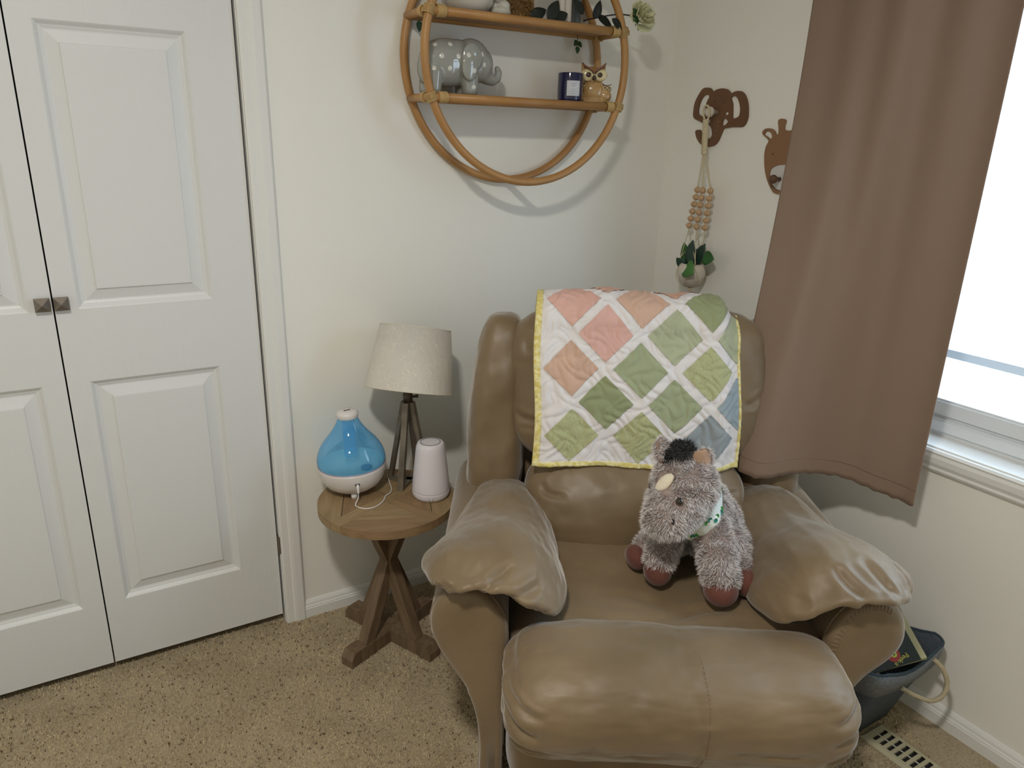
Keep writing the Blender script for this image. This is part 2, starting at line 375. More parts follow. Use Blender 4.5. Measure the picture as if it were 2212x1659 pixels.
# window: casing, jamb lining, sill, vinyl frame, sash, glass, screen rail
win = thing('window_1', '', 'window', (0, 0, 0)); del win['label']; del win['category']; win['kind'] = 'structure'
CPW = [(0, 0), (0.011, 0), (0.014, 0.006), (0.0125, 0.012), (0.0165, 0.022), (0.0175, 0.036), (0.0145, 0.044), (0.0165, 0.049), (0.012, 0.055), (0, 0.056)]
c0, c1, d0, d1 = WY0, WY1, WZ0, WZ1
def sw(name, a, b, up, ma, mb): run_profile(name, CPW, a, b, (-1, 0, 0), M_TRIM, up=Vector(up), parent=win)
sw('casing', (0, c0-.05, d0-.05), (0, c1+.05, d0-.05), (0, 0, 1), 0, 0)
sw('casing', (0, c0-.05, d1+.006), (0, c1+.05, d1+.006), (0, 0, 1), 0, 0)
sw('casing', (0, c1+.05, d0+.006), (0, c1+.05, d1+.006), (0, -1, 0), 0, 0)
sw('casing', (0, c0-.05, d0+.006), (0, c0-.05, d1+.006), (0, 1, 0), 0, 0)
bm = bmesh.new(); add_box(bm, -0.004, 0.10, c0+.0, c1, d0-.002, d0+.010, .002); add_box(bm, 0, 0.10, c0, c0+.008, d0+.01, d1); add_box(bm, 0, .1, c1-.008, c1, d0+.01, d1); add_box(bm, 0, .1, c0, c1, d1-.008, d1)
from_bm('jamb', bm, M_TRIM, win)
def ring_frame(name, x0, x1, ya, yb, za, zb, wd, m):
    bm = bmesh.new(); e = .012
    for o_, xx in ((0, x0+.006), (e, x0)):   # stepped inner face like extruded vinyl
        i0 = o_; i1 = wd-(.006 if o_ else 0)
        A = [(ya+i0, za+i0), (yb-i0, za+i0), (yb-i0, zb-i0), (ya+i0, zb-i0)]; B = [(ya+i1, za+i1), (yb-i1, za+i1), (yb-i1, zb-i1), (ya+i1, zb-i1)]
        xe = x1 if not o_ else x0+.0062
        for k in range(4):
            k2 = (k+1) % 4
            for q in (((xx, *A[k]), (xx, *A[k2]), (xx, *B[k2]), (xx, *B[k])), ((xx, *A[k]), (xx, *A[k2]), (xe, *A[k2]), (xe, *A[k])), ((xx, *B[k]), (xx, *B[k2]), (xe, *B[k2]), (xe, *B[k]))):
                bm.faces.new([bm.verts.new(v) for v in q])
    bmesh.ops.remove_doubles(bm, verts=bm.verts, dist=1e-6)
    return from_bm(name, bm, m, win)
ring_frame('frame', 0.075, 0.150, c0+.008, c1-.008, d0+.010, d1-.008, 0.042, M_VINYL)
ring_frame('sash', 0.088, 0.125, c0+.045, c1-.045, d0+.048, 1.80, 0.052, M_VINYL)
ring_frame('sash', 0.112, 0.140, c0+.045, c1-.045, 1.76, d1-.045, 0.050, M_VINYL)
box('screen_rail', 0.140, 0.150, c0+.05, c1-.05, 0.900, 0.921, mat('screen_rail_pale_grey', 'e6ebf0', 0.4), win)
M_GLASS = bpy.data.materials.new('window_glass'); M_GLASS.use_nodes = True; nt = M_GLASS.node_tree; nt.nodes.clear()
o_ = node(M_GLASS, 'ShaderNodeOutputMaterial'); mx = node(M_GLASS, 'ShaderNodeMixShader'); tr = node(M_GLASS, 'ShaderNodeBsdfTransparent'); gl = node(M_GLASS, 'ShaderNodeBsdfGlossy'); gl.inputs['Roughness'].default_value = 0.02
fr = schlick(M_GLASS); tr.inputs[0].default_value = (0.95, 0.98, 1, 1)
ln(M_GLASS, fr.outputs[0], mx.inputs[0]); ln(M_GLASS, tr.outputs[0], mx.inputs[1]); ln(M_GLASS, gl.outputs[0], mx.inputs[2]); ln(M_GLASS, mx.outputs[0], o_.inputs[0])
box('pane', 0.106, 0.109, c0+.09, c1-.09, d0+.095, 1.755, M_GLASS, win)
box('pane', 0.124, 0.127, c0+.09, c1-.09, 1.805, d1-.09, M_GLASS, win)
# ground outside
struct(box('ground_outside', 0.3, 14, -9, 7, -0.7, -0.5, mat('snowy_ground', 'c9ccd2', 0.9, var=0.2, vscale=1.5)))

# ceiling lamp (flush drum, above the frame) that carries the light
cl = thing('ceiling_lamp', 'flush round white glass ceiling lamp above the middle of the room', 'lamp', (-1.92, -1.70, 2.44))
lathe('base_plate', [(0, 0), (0.13, 0), (0.13, -0.02), (0.12, -0.025), (0, -0.025)], M_NICKEL, cl)
lathe('glass_rim', [(0.118, -0.02), (0.124, -0.05), (0.128, -0.085), (0.118, -0.085), (0.11, -0.03)], mat('frosted_glass', 'f4f1ea', 0.4), cl)
# ------------------------------------------------------------------ recliner
M_SUEDE = mat('tan_microsuede', '806c54', 0.52, var=0.0, bump=0.10, bscale=600, sheen=0.5, spec=0.4, coat=0.12)
M_SUEDE.node_tree.nodes['Principled BSDF'].inputs['Coat Roughness'].default_value = 0.40; M_SUEDE.node_tree.nodes['Principled BSDF'].inputs['Coat IOR'].default_value = 1.6
def suede():
    m = M_SUEDE; p = m.node_tree.nodes['Principled BSDF']
    tc = node(m, 'ShaderNodeTexCoord')
    n = node(m, 'ShaderNodeTexNoise'); n.inputs['Scale'].default_value = 5; n.inputs['Detail'].default_value = 7; ln(m, tc.outputs['Object'], n.inputs[0])
    r = node(m, 'ShaderNodeValToRGB'); r.color_ramp.elements[0].position = .32; r.color_ramp.elements[0].color = lin('705e44'); r.color_ramp.elements[1].position = .68; r.color_ramp.elements[1].color = lin('857156')
    ln(m, n.outputs[0], r.inputs[0]); ln(m, r.outputs[0], p.inputs['Base Color'])
    n2 = node(m, 'ShaderNodeTexNoise'); n2.inputs['Scale'].default_value = 9; n2.inputs['Detail'].default_value = 6; n2.inputs['Distortion'].default_value = 1.5; ln(m, tc.outputs['Object'], n2.inputs[0])
    mr = node(m, 'ShaderNodeMapRange'); mr.inputs[1].default_value = .35; mr.inputs[2].default_value = .65; mr.inputs[3].default_value = .42; mr.inputs[4].default_value = .58; ln(m, n2.outputs[0], mr.inputs[0]); ln(m, mr.outputs[0], p.inputs['Roughness'])
suede()
M_STITCH = mat('tan_seam', '6f5a43', 0.8)
RC = (0.325, 1.60)
rec = thing('recliner_chair', 'tan microsuede recliner armchair with puffy pillow arms in the corner', 'armchair', tuple(W(RC[0], RC[1], 0)), YAW)
def rmesh(name, V, F, m=M_SUEDE, label=None, parent=None):
    V = np.array(V)-np.array([RC[0], RC[1], 0]); o = from_np(name, V, F, m, parent or rec); 
    if label: o['label'] = label
    return o
def rtube(name, pts, r, m, parent=None, seg=6): return tube(name, [(p[0]-RC[0], p[1]-RC[1], p[2]) for p in pts], r, m, parent or rec, seg)
def sstep(x, a, b): t = np.clip((x-a)/(b-a), 0, 1); return t*t*(3-2*t)

# seat cushion: a channelled slab that runs under the footrest
V, F, P = rounded(44, (5, 3.2, 3.2), (0.352, 0.29, 0.105)); V += np.array([0.350, 1.465, 0.352])
x, y, z = V.T
top = sstep(P[:, 2], 0.1, 0.9)
z = z-0.020*np.exp(-((x-0.35)/0.22)**2-((y-1.42)/0.15)**2)*top
z = z+0.010*sstep(y, 1.50, 1.64)*top
z = z+0.004*fbm(V*np.array([1, 1, .3]), 14, 3.1)*top
V = np.c_[x, y, z]
V = crease(V, F, [([(0.352, 1.16, .448), (0.350, 1.35, .452), (0.345, 1.5, .452), (.344, 1.70, .485)], .007, .003), ([(.17, 1.33, .452), (.25, 1.315, .452), (.34, 1.34, .452)], .014, .010), ([(.36, 1.34, .452), (.45, 1.38, .452), (.50, 1.36, .452)], .013, .010), ([(.22, 1.42, .452), (.30, 1.41, .452), (.345, 1.37, .452)], .010, .007)])
rmesh('seat_cushion', V, F)

# footrest: big puffy roll in front
V, F, P = rounded(56, (10, 2.7, 2.9), (0.337, 0.128, 0.114)); V += np.array([0.337, 1.200, 0.363])
x, y, z = V.T
fr_ = sstep(-P[:, 1], -.2, .9)
x = x+(0.004*np.sin(z*95)+.003*np.sin(z*151+1))*np.sign(x-.35)*sstep(np.abs(x-.35), .30, .35)
y = y-0.014*np.exp(-((z-.39)/.07)**2)*fr_+0.010*np.exp(-((z-.29)/.03)**2)*fr_
z = z+0.006*np.sin((x-.0)*9)*sstep(P[:, 2], 0, 1)
z = np.where(P[:, 2] < 0, z+0.02*(1-np.abs(x-.35)/.36)*0+0.012*np.sin(x*7+.5)*(-P[:, 2]), z)
V = np.c_[x, y, z]; V += vnormals(V, F)*(0.0035*fbm(V, 12, 9.2)+.0015*fbm(V*np.array([.6, 1, 1.6]), 34, 2.2))[:, None]
cl_ = [([(0.352, 1.26, .50), (0.356, 1.12, .448), (0.360, 1.05, .39), (.362, 1.055, .29), (.362, 1.10, .24)], .0045, .0062)]
for zz in (.43, .385, .335, .295):
    cl_.append(([(-.004, 1.15, zz), (.010, 1.09, zz-.004), (.045, 1.072, zz-.016), (.075, 1.07, zz-.024)], .0075, .0095)); cl_.append(([(.678, 1.15, zz), (.664, 1.09, zz-.004), (.630, 1.072, zz-.016), (.600, 1.07, zz-.024)], .0075, .0095))
cl_ += [([(.42, 1.06, .345), (.50, 1.06, .335), (.60, 1.07, .35)], .012, .004), ([(.16, 1.06, .33), (.26, 1.06, .32), (.33, 1.06, .33)], .012, .004)]
V = crease(V, F, cl_)
fo = rmesh('footrest', V, F)
# stitching each side of the middle seam
bm = bmesh.new()
def on_surface(Vs, u, rng_):
    return None
sel = (np.abs(V[:, 0]-.360) < .014) & (V[:, 1] < 1.24)
col_ = V[sel]; ang = np.arctan2(col_[:, 2]-.345, -(col_[:, 1]-1.195)); o_ = np.argsort(ang); col_ = col_[o_]; ang = ang[o_]
for k in range(46):
    a = -0.8+k*2.4/46; i = np.searchsorted(ang, a); i = min(max(i, 1), len(ang)-1)
    c = Vector(col_[i-1:i+1].mean(0)); tdir = Vector((0, math.sin(a), math.cos(a))); nrm = Vector((0, -math.cos(a), math.sin(a)))
    c = Vector((.372, c.y, c.z))+nrm*.0008-Vector((RC[0], RC[1], 0))
    add_tube(bm, [c-tdir*.0022, c+tdir*.0022], .0007, 4)
from_bm('stitching', bm, M_STITCH, fo)['kind'] = 'stuff'
# base front panel below the footrest
V, F, P = rounded(26, (9, 6, 6), (0.330, 0.34, 0.165)); V += np.array([0.333, 1.545, 0.190])
V += vnormals(V, F)*(0.003*fbm(V, 9, 5.5))[:, None]
rmesh('base_panel', V, F)

# arms: scrolled body and a pillow pad each
def loft(sections, closed_ends=True):
    n = len(sections[0]); V = []; F = []
    for s in sections: V += [tuple(p) for p in s]
    for i in range(len(sections)-1):
        for k in range(n): k2 = (k+1) % n; F.append((i*n+k, i*n+k2, (i+1)*n+k2, (i+1)*n+k))
    for idx, flip in ((0, True), (len(sections)-1, False)):
        q = tuple(range(idx*n, idx*n+n)); F.append(q[::-1] if flip else q)
    return np.array(V), F
def arm_profile(side):
    """closed outline (u, z) of the arm body, left arm as drawn; side = -1 left, +1 right"""
    pts = [(0.000, 0.02), (0.000, 0.20), (0.002, 0.33), (0.006, 0.41), (-0.004, 0.475), (-0.040, 0.528), (-0.082, 0.545), (-0.124, 0.530), (-0.150, 0.490), (-0.154, 0.445), (-0.140, 0.400), (-0.112, 0.350), (-0.078, 0.290), (-0.058, 0.225), (-0.050, 0.15), (-0.048, 0.02)]
    if side > 0: pts[10] = (-.132, .402); pts[11] = (-.086, .352); pts[12] = (-.059, .295); pts[13] = (-.054, .22)
    q = []
    for i in range(len(pts)):
        p0, p1, p2, p3 = [pts[j % len(pts)] for j in (i-1, i, i+1, i+2)]
        for k in range(6):
            t = k/6
            if i == len(pts)-1 or i == 0: q.append((p1[0]+(p2[0]-p1[0])*t, p1[1]+(p2[1]-p1[1])*t))
            else: q.append(tuple(0.5*((2*p1[a])+(p2[a]-p0[a])*t+(2*p0[a]-5*p1[a]+4*p2[a]-p3[a])*t*t+(3*p1[a]-p0[a]-3*p2[a]+p3[a])*t**3) for a in (0, 1)))
    if side > 0: q = [(0.664-a, z) for a, z in q]
    return np.array(q)
def make_arm(side):
    prof = arm_profile(side); c = prof.mean(0); c[1] = 0.42 if True else c[1]
    ctr = np.array([(-0.045 if side < 0 else 0.70), 0.36])
    secs = []
    for v, s in ((1.262, .52), (1.264, .80), (1.270, .93), (1.279, .985), (1.288, 1.0), (1.292, .972), (1.297, 1.0), (1.31, 1.012), (1.40, 1.0), (1.6, 1.0), (1.8, .99), (1.93, .985), (1.95, .97)):
        ins = (1-s)*0.11
        d = prof-ctr; L = np.linalg.norm(d, axis=1)
        q = prof-(d/np.maximum(L, 1e-6)[:, None])*np.minimum(ins, L*.9)[:, None] if s > .99 else ctr+d
        # thin stem must not fold: keep the shape by scaling towards its own spine
        if s <= .99:
            spine_u = np.interp(prof[:, 1], [0, .3, .42, .55], [-.024, -.036, -.072, -.08]); spine_u = spine_u if side < 0 else .664-spine_u
            q = np.c_[spine_u+(prof[:, 0]-spine_u)*s, .42+(prof[:, 1]-.42)*(s+(1-s)*.35)]
            q[:, 1] = np.where(prof[:, 1] < .3, prof[:, 1], q[:, 1])
        sec = np.c_[q[:, 0], np.full(len(q), v), q[:, 1]]; secs.append(sec)
    V, F = loft(secs)
    V += 0  # body
    b_ = rmesh('arm_body', V, F)
    # piped seam round the front face
    k = 4; sec = secs[4]; rtube('piping', [tuple(p) for p in sec[4:-6]], .0022, M_SUEDE, b_, 6)
    # pad
    Vp, Fp, P = rounded(64, (2.9, 3.2, 2.6), (0.146, 0.290, 0.095))
    s = -1 if side < 0 else 1; a = P[:, 0]*-s      # a>0 = inner side
    x, y, z = Vp.T
    vv = y+1.507
    # height falls to the front, inner side hangs to the seat, outer lip sits on the scroll
    wid = 1+0.10*sstep(-P[:, 1], .0, .6)-(0.08+.34*(a < 0))*sstep(P[:, 1], -.45, .9)
    xin = a*0.148*wid
    ta = np.array([-1, -.6, -.2, .2, .5, .8, 1.0]); tfr = sstep(-P[:, 1], -.15, .75)
    zbF = np.interp(a, ta, [.508, .538, .556, .545, .492, .436, .430]); ztF = np.interp(a, ta, [.588, .614, .624, .620, .602, .560, .52])
    zbB = np.interp(a, ta, [.480, .465, .46, .45, .43, .42, .415]); ztB = np.interp(a, ta, [.530, .568, .582, .584, .572, .545, .51])
    zb = zbB*(1-tfr)+zbF*tfr; ztp = ztB*(1-tfr)+ztF*tfr+.012*np.exp(-((vv-1.42)/.10)**2)*(1-np.abs(a))
    ztp = ztp-.030*sstep(-P[:, 1], .7, 1.0)
    z = zb+(ztp-zb)*(P[:, 2]+1)/2
    # front face bulges over, lower edge tucked back against the scroll
    vv = vv+0.020*sstep(-P[:, 2], .1, 1)*sstep(-P[:, 1], .3, 1)
    u0 = -0.024 if side < 0 else 0.680
    Vp = np.c_[u0-s*xin, vv, z]
    Vp += vnormals(Vp, Fp)*(0.0045*fbm(Vp, 8, 4.1*side)+.0022*fbm(Vp*np.array([1, .5, 1]), 24, 7.7))[:, None]
    U = lambda q: [((u if side < 0 else 0.660-u), v, zz) for u, v, zz in q]
    if side < 0:
        L = [([(-.150, 1.232, .560), (-.128, 1.222, .578), (-.105, 1.225, .598)], .0055, .008),
             ([(-.165, 1.245, .520), (-.140, 1.222, .548), (-.118, 1.216, .566), (-.098, 1.222, .590)], .0060, .009),
             ([(-.150, 1.225, .585), (-.125, 1.216, .566), (-.095, 1.212, .552), (-.065, 1.208, .545)], .0050, .006),
             ([(-.070, 1.208, .548), (-.050, 1.212, .575), (-.020, 1.235, .600), (.015, 1.270, .615)], .0080, .009),
             ([(-.110, 1.214, .540), (-.050, 1.210, .545), (.000, 1.212, .552), (.045, 1.225, .570), (.085, 1.26, .575)], .0085, .013),
             ([(-.040, 1.210, .535), (.020, 1.212, .525), (.070, 1.225, .515), (.100, 1.245, .510)], .0075, .009),
             ([(.040, 1.215, .490), (.080, 1.225, .480), (.110, 1.245, .475)], .0065, .007), ([(.045, 1.215, .462), (.080, 1.228, .452), (.108, 1.245, .446)], .0055, .006)]
    else:
        L = [(U([(-.085, 1.215, .485), (-.055, 1.215, .54), (-.02, 1.235, .585), (.015, 1.28, .618)]), .009, .011),
             (U([(-.12, 1.225, .49), (-.105, 1.23, .55), (-.08, 1.26, .60), (-.05, 1.31, .630)]), .009, .010),
             (U([(-.155, 1.24, .49), (-.155, 1.25, .545), (-.145, 1.29, .585), (-.12, 1.34, .61)]), .008, .010),
             (U([(-.05, 1.215, .48), (.0, 1.22, .50), (.045, 1.24, .525), (.08, 1.28, .545)]), .009, .008),
             (U([(.02, 1.22, .44), (.055, 1.235, .448), (.085, 1.26, .49)]), .010, .007),
             (U([(-.175, 1.26, .51), (-.12, 1.215, .505), (-.06, 1.21, .49), (.00, 1.215, .452)]), .006, .008),
             (U([(-.10, 1.22, .448), (-.075, 1.215, .49), (-.05, 1.21, .505)]), .007, .009), (U([(-.14, 1.23, .46), (-.11, 1.22, .48), (-.09, 1.215, .50)]), .007, .009)]
    Vp = crease(Vp, Fp, L)
    rmesh('arm_pad', Vp, Fp)
make_arm(-1); make_arm(1)
# gathered welt on the right scroll
bm = bmesh.new(); pr = arm_profile(1); 
for k in range(20):
    i = 19+k*1.15; j = int(i); f_ = i-j; q = pr[j]*(1-f_)+pr[j+1]*f_; d = q-np.array([.73, .44]); L = np.linalg.norm(d); d /= L
    if L < .02: continue
    a = q-d*.004; b2 = q-d*.020
    add_tube(bm, [(a[0]-RC[0], 1.280-RC[1], a[1]), ((a[0]+b2[0])/2-RC[0], 1.2665-RC[1], (a[1]+b2[1])/2), (b2[0]-RC[0], 1.2625-RC[1], b2[1])], [.0016, .0024, .0012], 6)
from_bm('gathers', bm, M_SUEDE, rec, True)['kind'] = 'stuff'

# back: lumbar cushion, head cushion, side bolsters, rear shell
def cushion(name, c, half, e, n, fn=None, creases=(), amp=.006, seed=1.0, tilt=0):
    V, F, P = rounded(n, e, half)
    if fn: V = fn(V, P)
    if tilt: 
        ca, sa = math.cos(tilt), math.sin(tilt); y, z = V[:, 1].copy(), V[:, 2].copy(); V[:, 1] = y*ca+z*sa; V[:, 2] = -y*sa+z*ca
    V = V+np.array(c); V += vnormals(V, F)*(amp*fbm(V, 10, seed))[:, None]
    if creases: V = crease(V, F, creases)
    return rmesh(name, V, F)
TL = math.radians(14)
def f_lum(V, P):
    V = V.copy(); V[:, 0] *= 1-0.02*sstep(P[:, 2], -.2, 1); V[:, 1] -= .012*np.exp(-(P[:, 2]/.5)**2)*(P[:, 1] < 0); return V
cushion('lumbar_cushion', (0.325, 1.745, 0.500), (0.288, 0.120, 0.150), (4.5, 2.6, 3), 44, f_lum,
        [([(.045, 1.62, .615), (.08, 1.605, .60), (.125, 1.60, .592)], .007, .006), ([(.615, 1.62, .61), (.585, 1.605, .612), (.545, 1.60, .60)], .007, .006), ([(.05, 1.61, .50), (.09, 1.60, .49)], .010, .006)], tilt=math.radians(28), seed=2.4)
def f_head(V, P):
    V = V.copy(); s = 1+0.075*sstep(P[:, 2], -1, .6)-.02*sstep(P[:, 2], .5, 1); V[:, 0] *= s
    V[:, 2] += .016*np.cos(P[:, 0]*PI/2)*sstep(P[:, 2], .2, 1); return V
cushion('head_cushion', (0.325, 1.835, 0.795), (0.326, 0.098, 0.205), (4.5, 2.5, 3.6), 56, f_head,
        [([(-.01, 1.73, .735), (.03, 1.72, .728), (.075, 1.715, .735)], .008, .008), ([(.01, 1.72, .70), (.05, 1.71, .705), (.10, 1.71, .715)], .007, .005), ([(.655, 1.73, .80), (.62, 1.72, .79), (.59, 1.715, .79)], .008, .007), ([(.01, 1.75, .95), (.03, 1.745, .90)], .01, .004)], tilt=TL, seed=6.6)
for s in (-1, 1):
    def f_w(V, P, s=s):
        V = V.copy(); V[:, 0] *= 1-.10*sstep(P[:, 2], .2, 1); V[:, 0] -= s*.016*sstep(P[:, 2], -.2, 1); V[:, 1] += .02*sstep(P[:, 2], 0, 1); return V
    uc = 0.325+s*0.366
    cr = [([(uc-s*-.05, 1.76+dv, zz), (uc-s*-.015, 1.745+dv, zz-.004)], .006, .005) for zz, dv in ((.60, 0), (.70, .02), (.82, .04))]
    cushion('side_bolster', (uc, 1.865, 0.690), (0.074, 0.115, 0.283), (3.2, 3.2, 5.0), 40, f_w, cr, tilt=math.radians(9), seed=8.1+s)
V, F, P = rounded(24, (6, 5, 6), (0.345, 0.070, 0.40)); ca, sa = math.cos(math.radians(9)), math.sin(math.radians(9)); y, z = V[:, 1].copy(), V[:, 2].copy(); V[:, 1] = y*ca+z*sa; V[:, 2] = -y*sa+z*ca
V += np.array([0.325, 1.925, 0.545]); rmesh('back_shell', V, F)
for (uu, vv) in ((.05, 1.32), (.65, 1.32), (.05, 1.86), (.65, 1.86)):
    o = lathe('foot', [(0, 0), (.022, 0), (.026, .03), (0, .03)], mat('dark_plastic', '1c1b1a', .5), rec, 16); o.location = (uu-RC[0], vv-RC[1], 0)
# ------------------------------------------------------------------ quilt draped over the back
QW = 0.520
def q_surf(s, t, off=0.0):
    """s across 0..QW, t up the cloth from the front hem; off = stand-off along the outward direction"""
    s = np.asarray(s, float); t = np.asarray(t, float)
    u = 0.058+s*1.0
    sh = sstep(s, QW-.085, QW); # right shoulder falls away
    sl = sstep(-s, -.03, 0)
    ht = 0.332-0.050*sh**1.5-0.004*sl          # length of the front drop up to the fold
    R = 0.080
    lean = math.radians(13.5)
    z0 = 0.634+0.004*np.sin(s*11); v0 = 1.688
    a = np.clip((t-ht)/R, 0, PI*1.02)
    tf = np.minimum(t, ht); tb = np.maximum(t-ht-R*PI*1.02, 0)
    zf = z0+tf*math.cos(lean); vf = v0+tf*math.sin(lean)
    # bulge with the cushion under it
    vf = vf-0.012*np.sin(np.clip((tf-.02)/.34, 0, 1)*PI)+0.034*sh**2+0.006*sl
    aa = a
    z = zf+R*np.sin(aa)*np.cos(lean)*1.0
    v = vf+R*(1-np.cos(aa))
    z = z-tb
    wav = 0.0022*np.sin(s*26+t*7)+0.0016*np.sin(s*61-t*19)
    lowf = np.clip(1-t/.12, 0, 1)
    wav = wav+0.003*lowf*np.sin(s*17+1)
    nz = np.sin(aa); nv = -np.cos(aa)
    u = u+0.004*np.sin(t*16)-.004*sh-0.010*np.clip(t/.42, 0, 1)*sh
    return np.stack([u, v+nv*(off+wav), z+nz*(off+wav)], -1)
def swirl(s, t):
    """raised relief between the meandering quilting lines"""
    x = s*1.0+0.012*np.sin(t*70+s*22); y = t+0.012*np.sin(s*64-t*18)
    h = np.abs(np.sin(x*88+2.0*np.sin(y*61)))*np.abs(np.sin(y*82+2.2*np.sin(x*57+1.3)))
    return 0.0046*np.sqrt(h)
def qcloth(name, S, T, m, off, parent, mask=None, thick=None):
    n, k = S.shape; P = q_surf(S.ravel(), T.ravel(), off+swirl(S.ravel(), T.ravel())); idx = np.arange(n*k).reshape(n, k); F = []
    for i in range(n-1):
        for j in range(k-1):
            if mask is not None and not (mask[i, j] and mask[i+1, j] and mask[i, j+1] and mask[i+1, j+1]): continue
            F.append((idx[i, j], idx[i, j+1], idx[i+1, j+1], idx[i+1, j]))
    P = P-np.array([RC[0], RC[1], 0])
    if thick:
        P2 = q_surf(S.ravel(), T.ravel(), off-thick)-np.array([RC[0], RC[1], 0]); N0 = len(P); P = np.vstack([P, P2])
        F2 = [tuple(N0+i for i in f[::-1]) for f in F]
        per = list(idx[0, :])+list(idx[1:, -1])+list(idx[-1, ::-1][1:])+list(idx[::-1, 0][1:])
        F = F+F2+[(per[i], N0+per[i], N0+per[i+1], per[i+1]) for i in range(len(per)-1)]
    return from_np(name, P, F, m, parent)
quilt = thing('patchwork_quilt', 'folded patchwork quilt of pink and green squares hung over the chair back', 'quilt', tuple(W(RC[0], RC[1], 0)), YAW)
M_QW = mat('quilt_white', 'e3dfdf', 0.85, bump=.25, bscale=500, sheen=.2)
TT = 0.332+.080*PI+0.20
s_, t_ = np.meshgrid(np.linspace(0, QW, 190), np.linspace(0, TT, 250))
qcloth('backing', s_, t_, M_QW, 0.006, quilt, thick=.005)
M_QY = mat('quilt_yellow_binding', 'd9c877', 0.85, var=.2, vscale=90, col2='e9e0a8', contrast=(.45, .55))
def strip(s0, s1, t0, t1, ns, nt_): 
    S, T = np.meshgrid(np.linspace(s0, s1, ns), np.linspace(t0, t1, nt_)); qcloth('binding', S, T, M_QY, .0075, quilt, thick=.010)
strip(-.003, .013, 0.0, TT, 4, 190); strip(QW-.004, QW+.003, 0.0, TT, 3, 190); strip(-.003, QW+.003, -.004, .008, 120, 4)
pk = {'p1': ('dcb0a6', .07), 'p2': ('dcafa2', .08), 'so': ('d4b09b', .12), 'lg': ('b3b99a', .12), 'g': ('a2aa88', .08), 'dg': ('969e77', .09), 'ol': ('a9ab83', .10), 'b': ('9aa9b1', .08), 'gb': ('979fa4', .08), 'y': ('c8bf7d', .1), 'or': ('d5a994', .12)}
def pmat(k):
    c, v = pk[k]; dots = k in ('ol',)
    return mat('patch_'+k, c, .85, var=v, vscale=(220 if dots else 22), bump=.25, bscale=500, sheen=.2, contrast=((.5, .6) if dots else (.3, .7)), col2=('b4b78a' if dots else None))
rows = {0: ['ol', 'ol', 'gb'], 1: ['dg', 'g', 'b'], 2: ['so', 'g', 'ol'], 3: ['p1', 'lg', 'lg'], 4: ['p2', 'so', 'dg'], 5: ['or', 'or', 'y'], 6: ['lg', 'p1', 'g'], 7: ['b', 'lg', 'so']}
A_ = .1715; hd = .0675
names = {'p1': 'pink', 'p2': 'salmon pink', 'so': 'orange mottled', 'lg': 'pale green', 'g': 'mid green', 'dg': 'dark green', 'ol': 'olive dotted', 'b': 'blue', 'gb': 'grey blue', 'y': 'yellow', 'or': 'pale orange'}
for k, cols in rows.items():
    for j, c in enumerate(cols):
        cs = (.088 if k % 2 == 0 else .172)+A_*j; ct = .077+.0835*k
        n = 31; a, b_ = np.meshgrid(np.linspace(-1, 1, n), np.linspace(-1, 1, n))
        S = cs+hd*(a-b_)/2*1.0; T = ct+hd*(a+b_)/2*1.0
        if k == 5 and j == 2: pass
        mask = S < QW-.004
        if not mask.any(): continue
        Sc = np.minimum(S, QW-.004)
        o = qcloth('patch', Sc, T, pmat(c), .0082, quilt, mask=(S < QW+.004))
        o['label'] = names[c]+' square patch'

# ------------------------------------------------------------------ plush donkey on the seat
M_FUR = bpy.data.materials.new('frosted_fur'); M_FUR.use_nodes = True
p = M_FUR.node_tree.nodes['Principled BSDF']; p.inputs['Roughness'].default_value = .8; p.inputs['Sheen Weight'].default_value = .3; p.inputs['Specular IOR Level'].default_value = .2
at = node(M_FUR, 'ShaderNodeAttribute', attribute_name='fur'); ln(M_FUR, at.outputs['Color'], p.inputs['Base Color'])
M_PLUSH = mat('plush_ground', 'a5958e', .9, var=.3, vscale=60, col2='7b6963', sheen=.4)
M_HOOF = mat('brown_plush_hoof', '6b3d31', .8, var=.2, vscale=12, bump=.4, bscale=700, sheen=.4)
dk = thing('plush_donkey', 'grey and brown plush donkey with green spotted neckerchief sitting on the recliner', 'stuffed animal', tuple(W(.44, 1.50, .47)), YAW)
DO = np.array([.44, 1.50, .47])
def D(u, v, z): return (u-DO[0], v-DO[1], z-DO[2])
head_R = rotv('Z', 18) @ rotv('Y', -14) @ rotv('X', 40)
body = organic('body', balls=[
    (D(.384, 1.462, .696), (.069, .074, .066)),                 # skull
    (D(.362, 1.432, .668), (.061, .064, .054)),
    (D(.341, 1.406, .646), (.054, .051, .042), rotv('Y', -10)), # muzzle
    (D(.452, 1.540, .592), (.062, .070, .078)),                 # chest
    (D(.480, 1.580, .540), (.075, .085, .080)),                 # belly and rump
    (D(.508, 1.520, .520), (.042, .072, .052)), (D(.385, 1.570, .520), (.055, .07, .05)),
], caps=[(D(.400, 1.490, .660), .048, D(.444, 1.54, .60), .056),
         (D(.385, 1.500, .600), .036, D(.352, 1.474, .525), .033), (D(.352, 1.474, .525), .033, D(.344, 1.463, .492), .032),
         (D(.448, 1.480, .600), .040, D(.460, 1.420, .552), .040), (D(.460, 1.420, .552), .040, D(.466, 1.396, .505), .038),
         (D(.37, 1.57, .51), .036, D(.318, 1.528, .484), .028), (D(.525, 1.53, .515), .042, D(.525, 1.44, .490), .032)], voxel=.0055, smooth=8, m=M_PLUSH, parent=dk)
def hoof(c, r, ax, deg, seamd=0):
    o = organic('hoof', balls=[(D(*c), r, rotv(ax, deg))], voxel=.004, smooth=3, m=M_HOOF, parent=dk); return o
hoof((.342, 1.457, .4805), (.033, .037, .0315), 'X', 10); hoof((.466, 1.384, .4840), (.039, .040, .0345), 'X', 14)
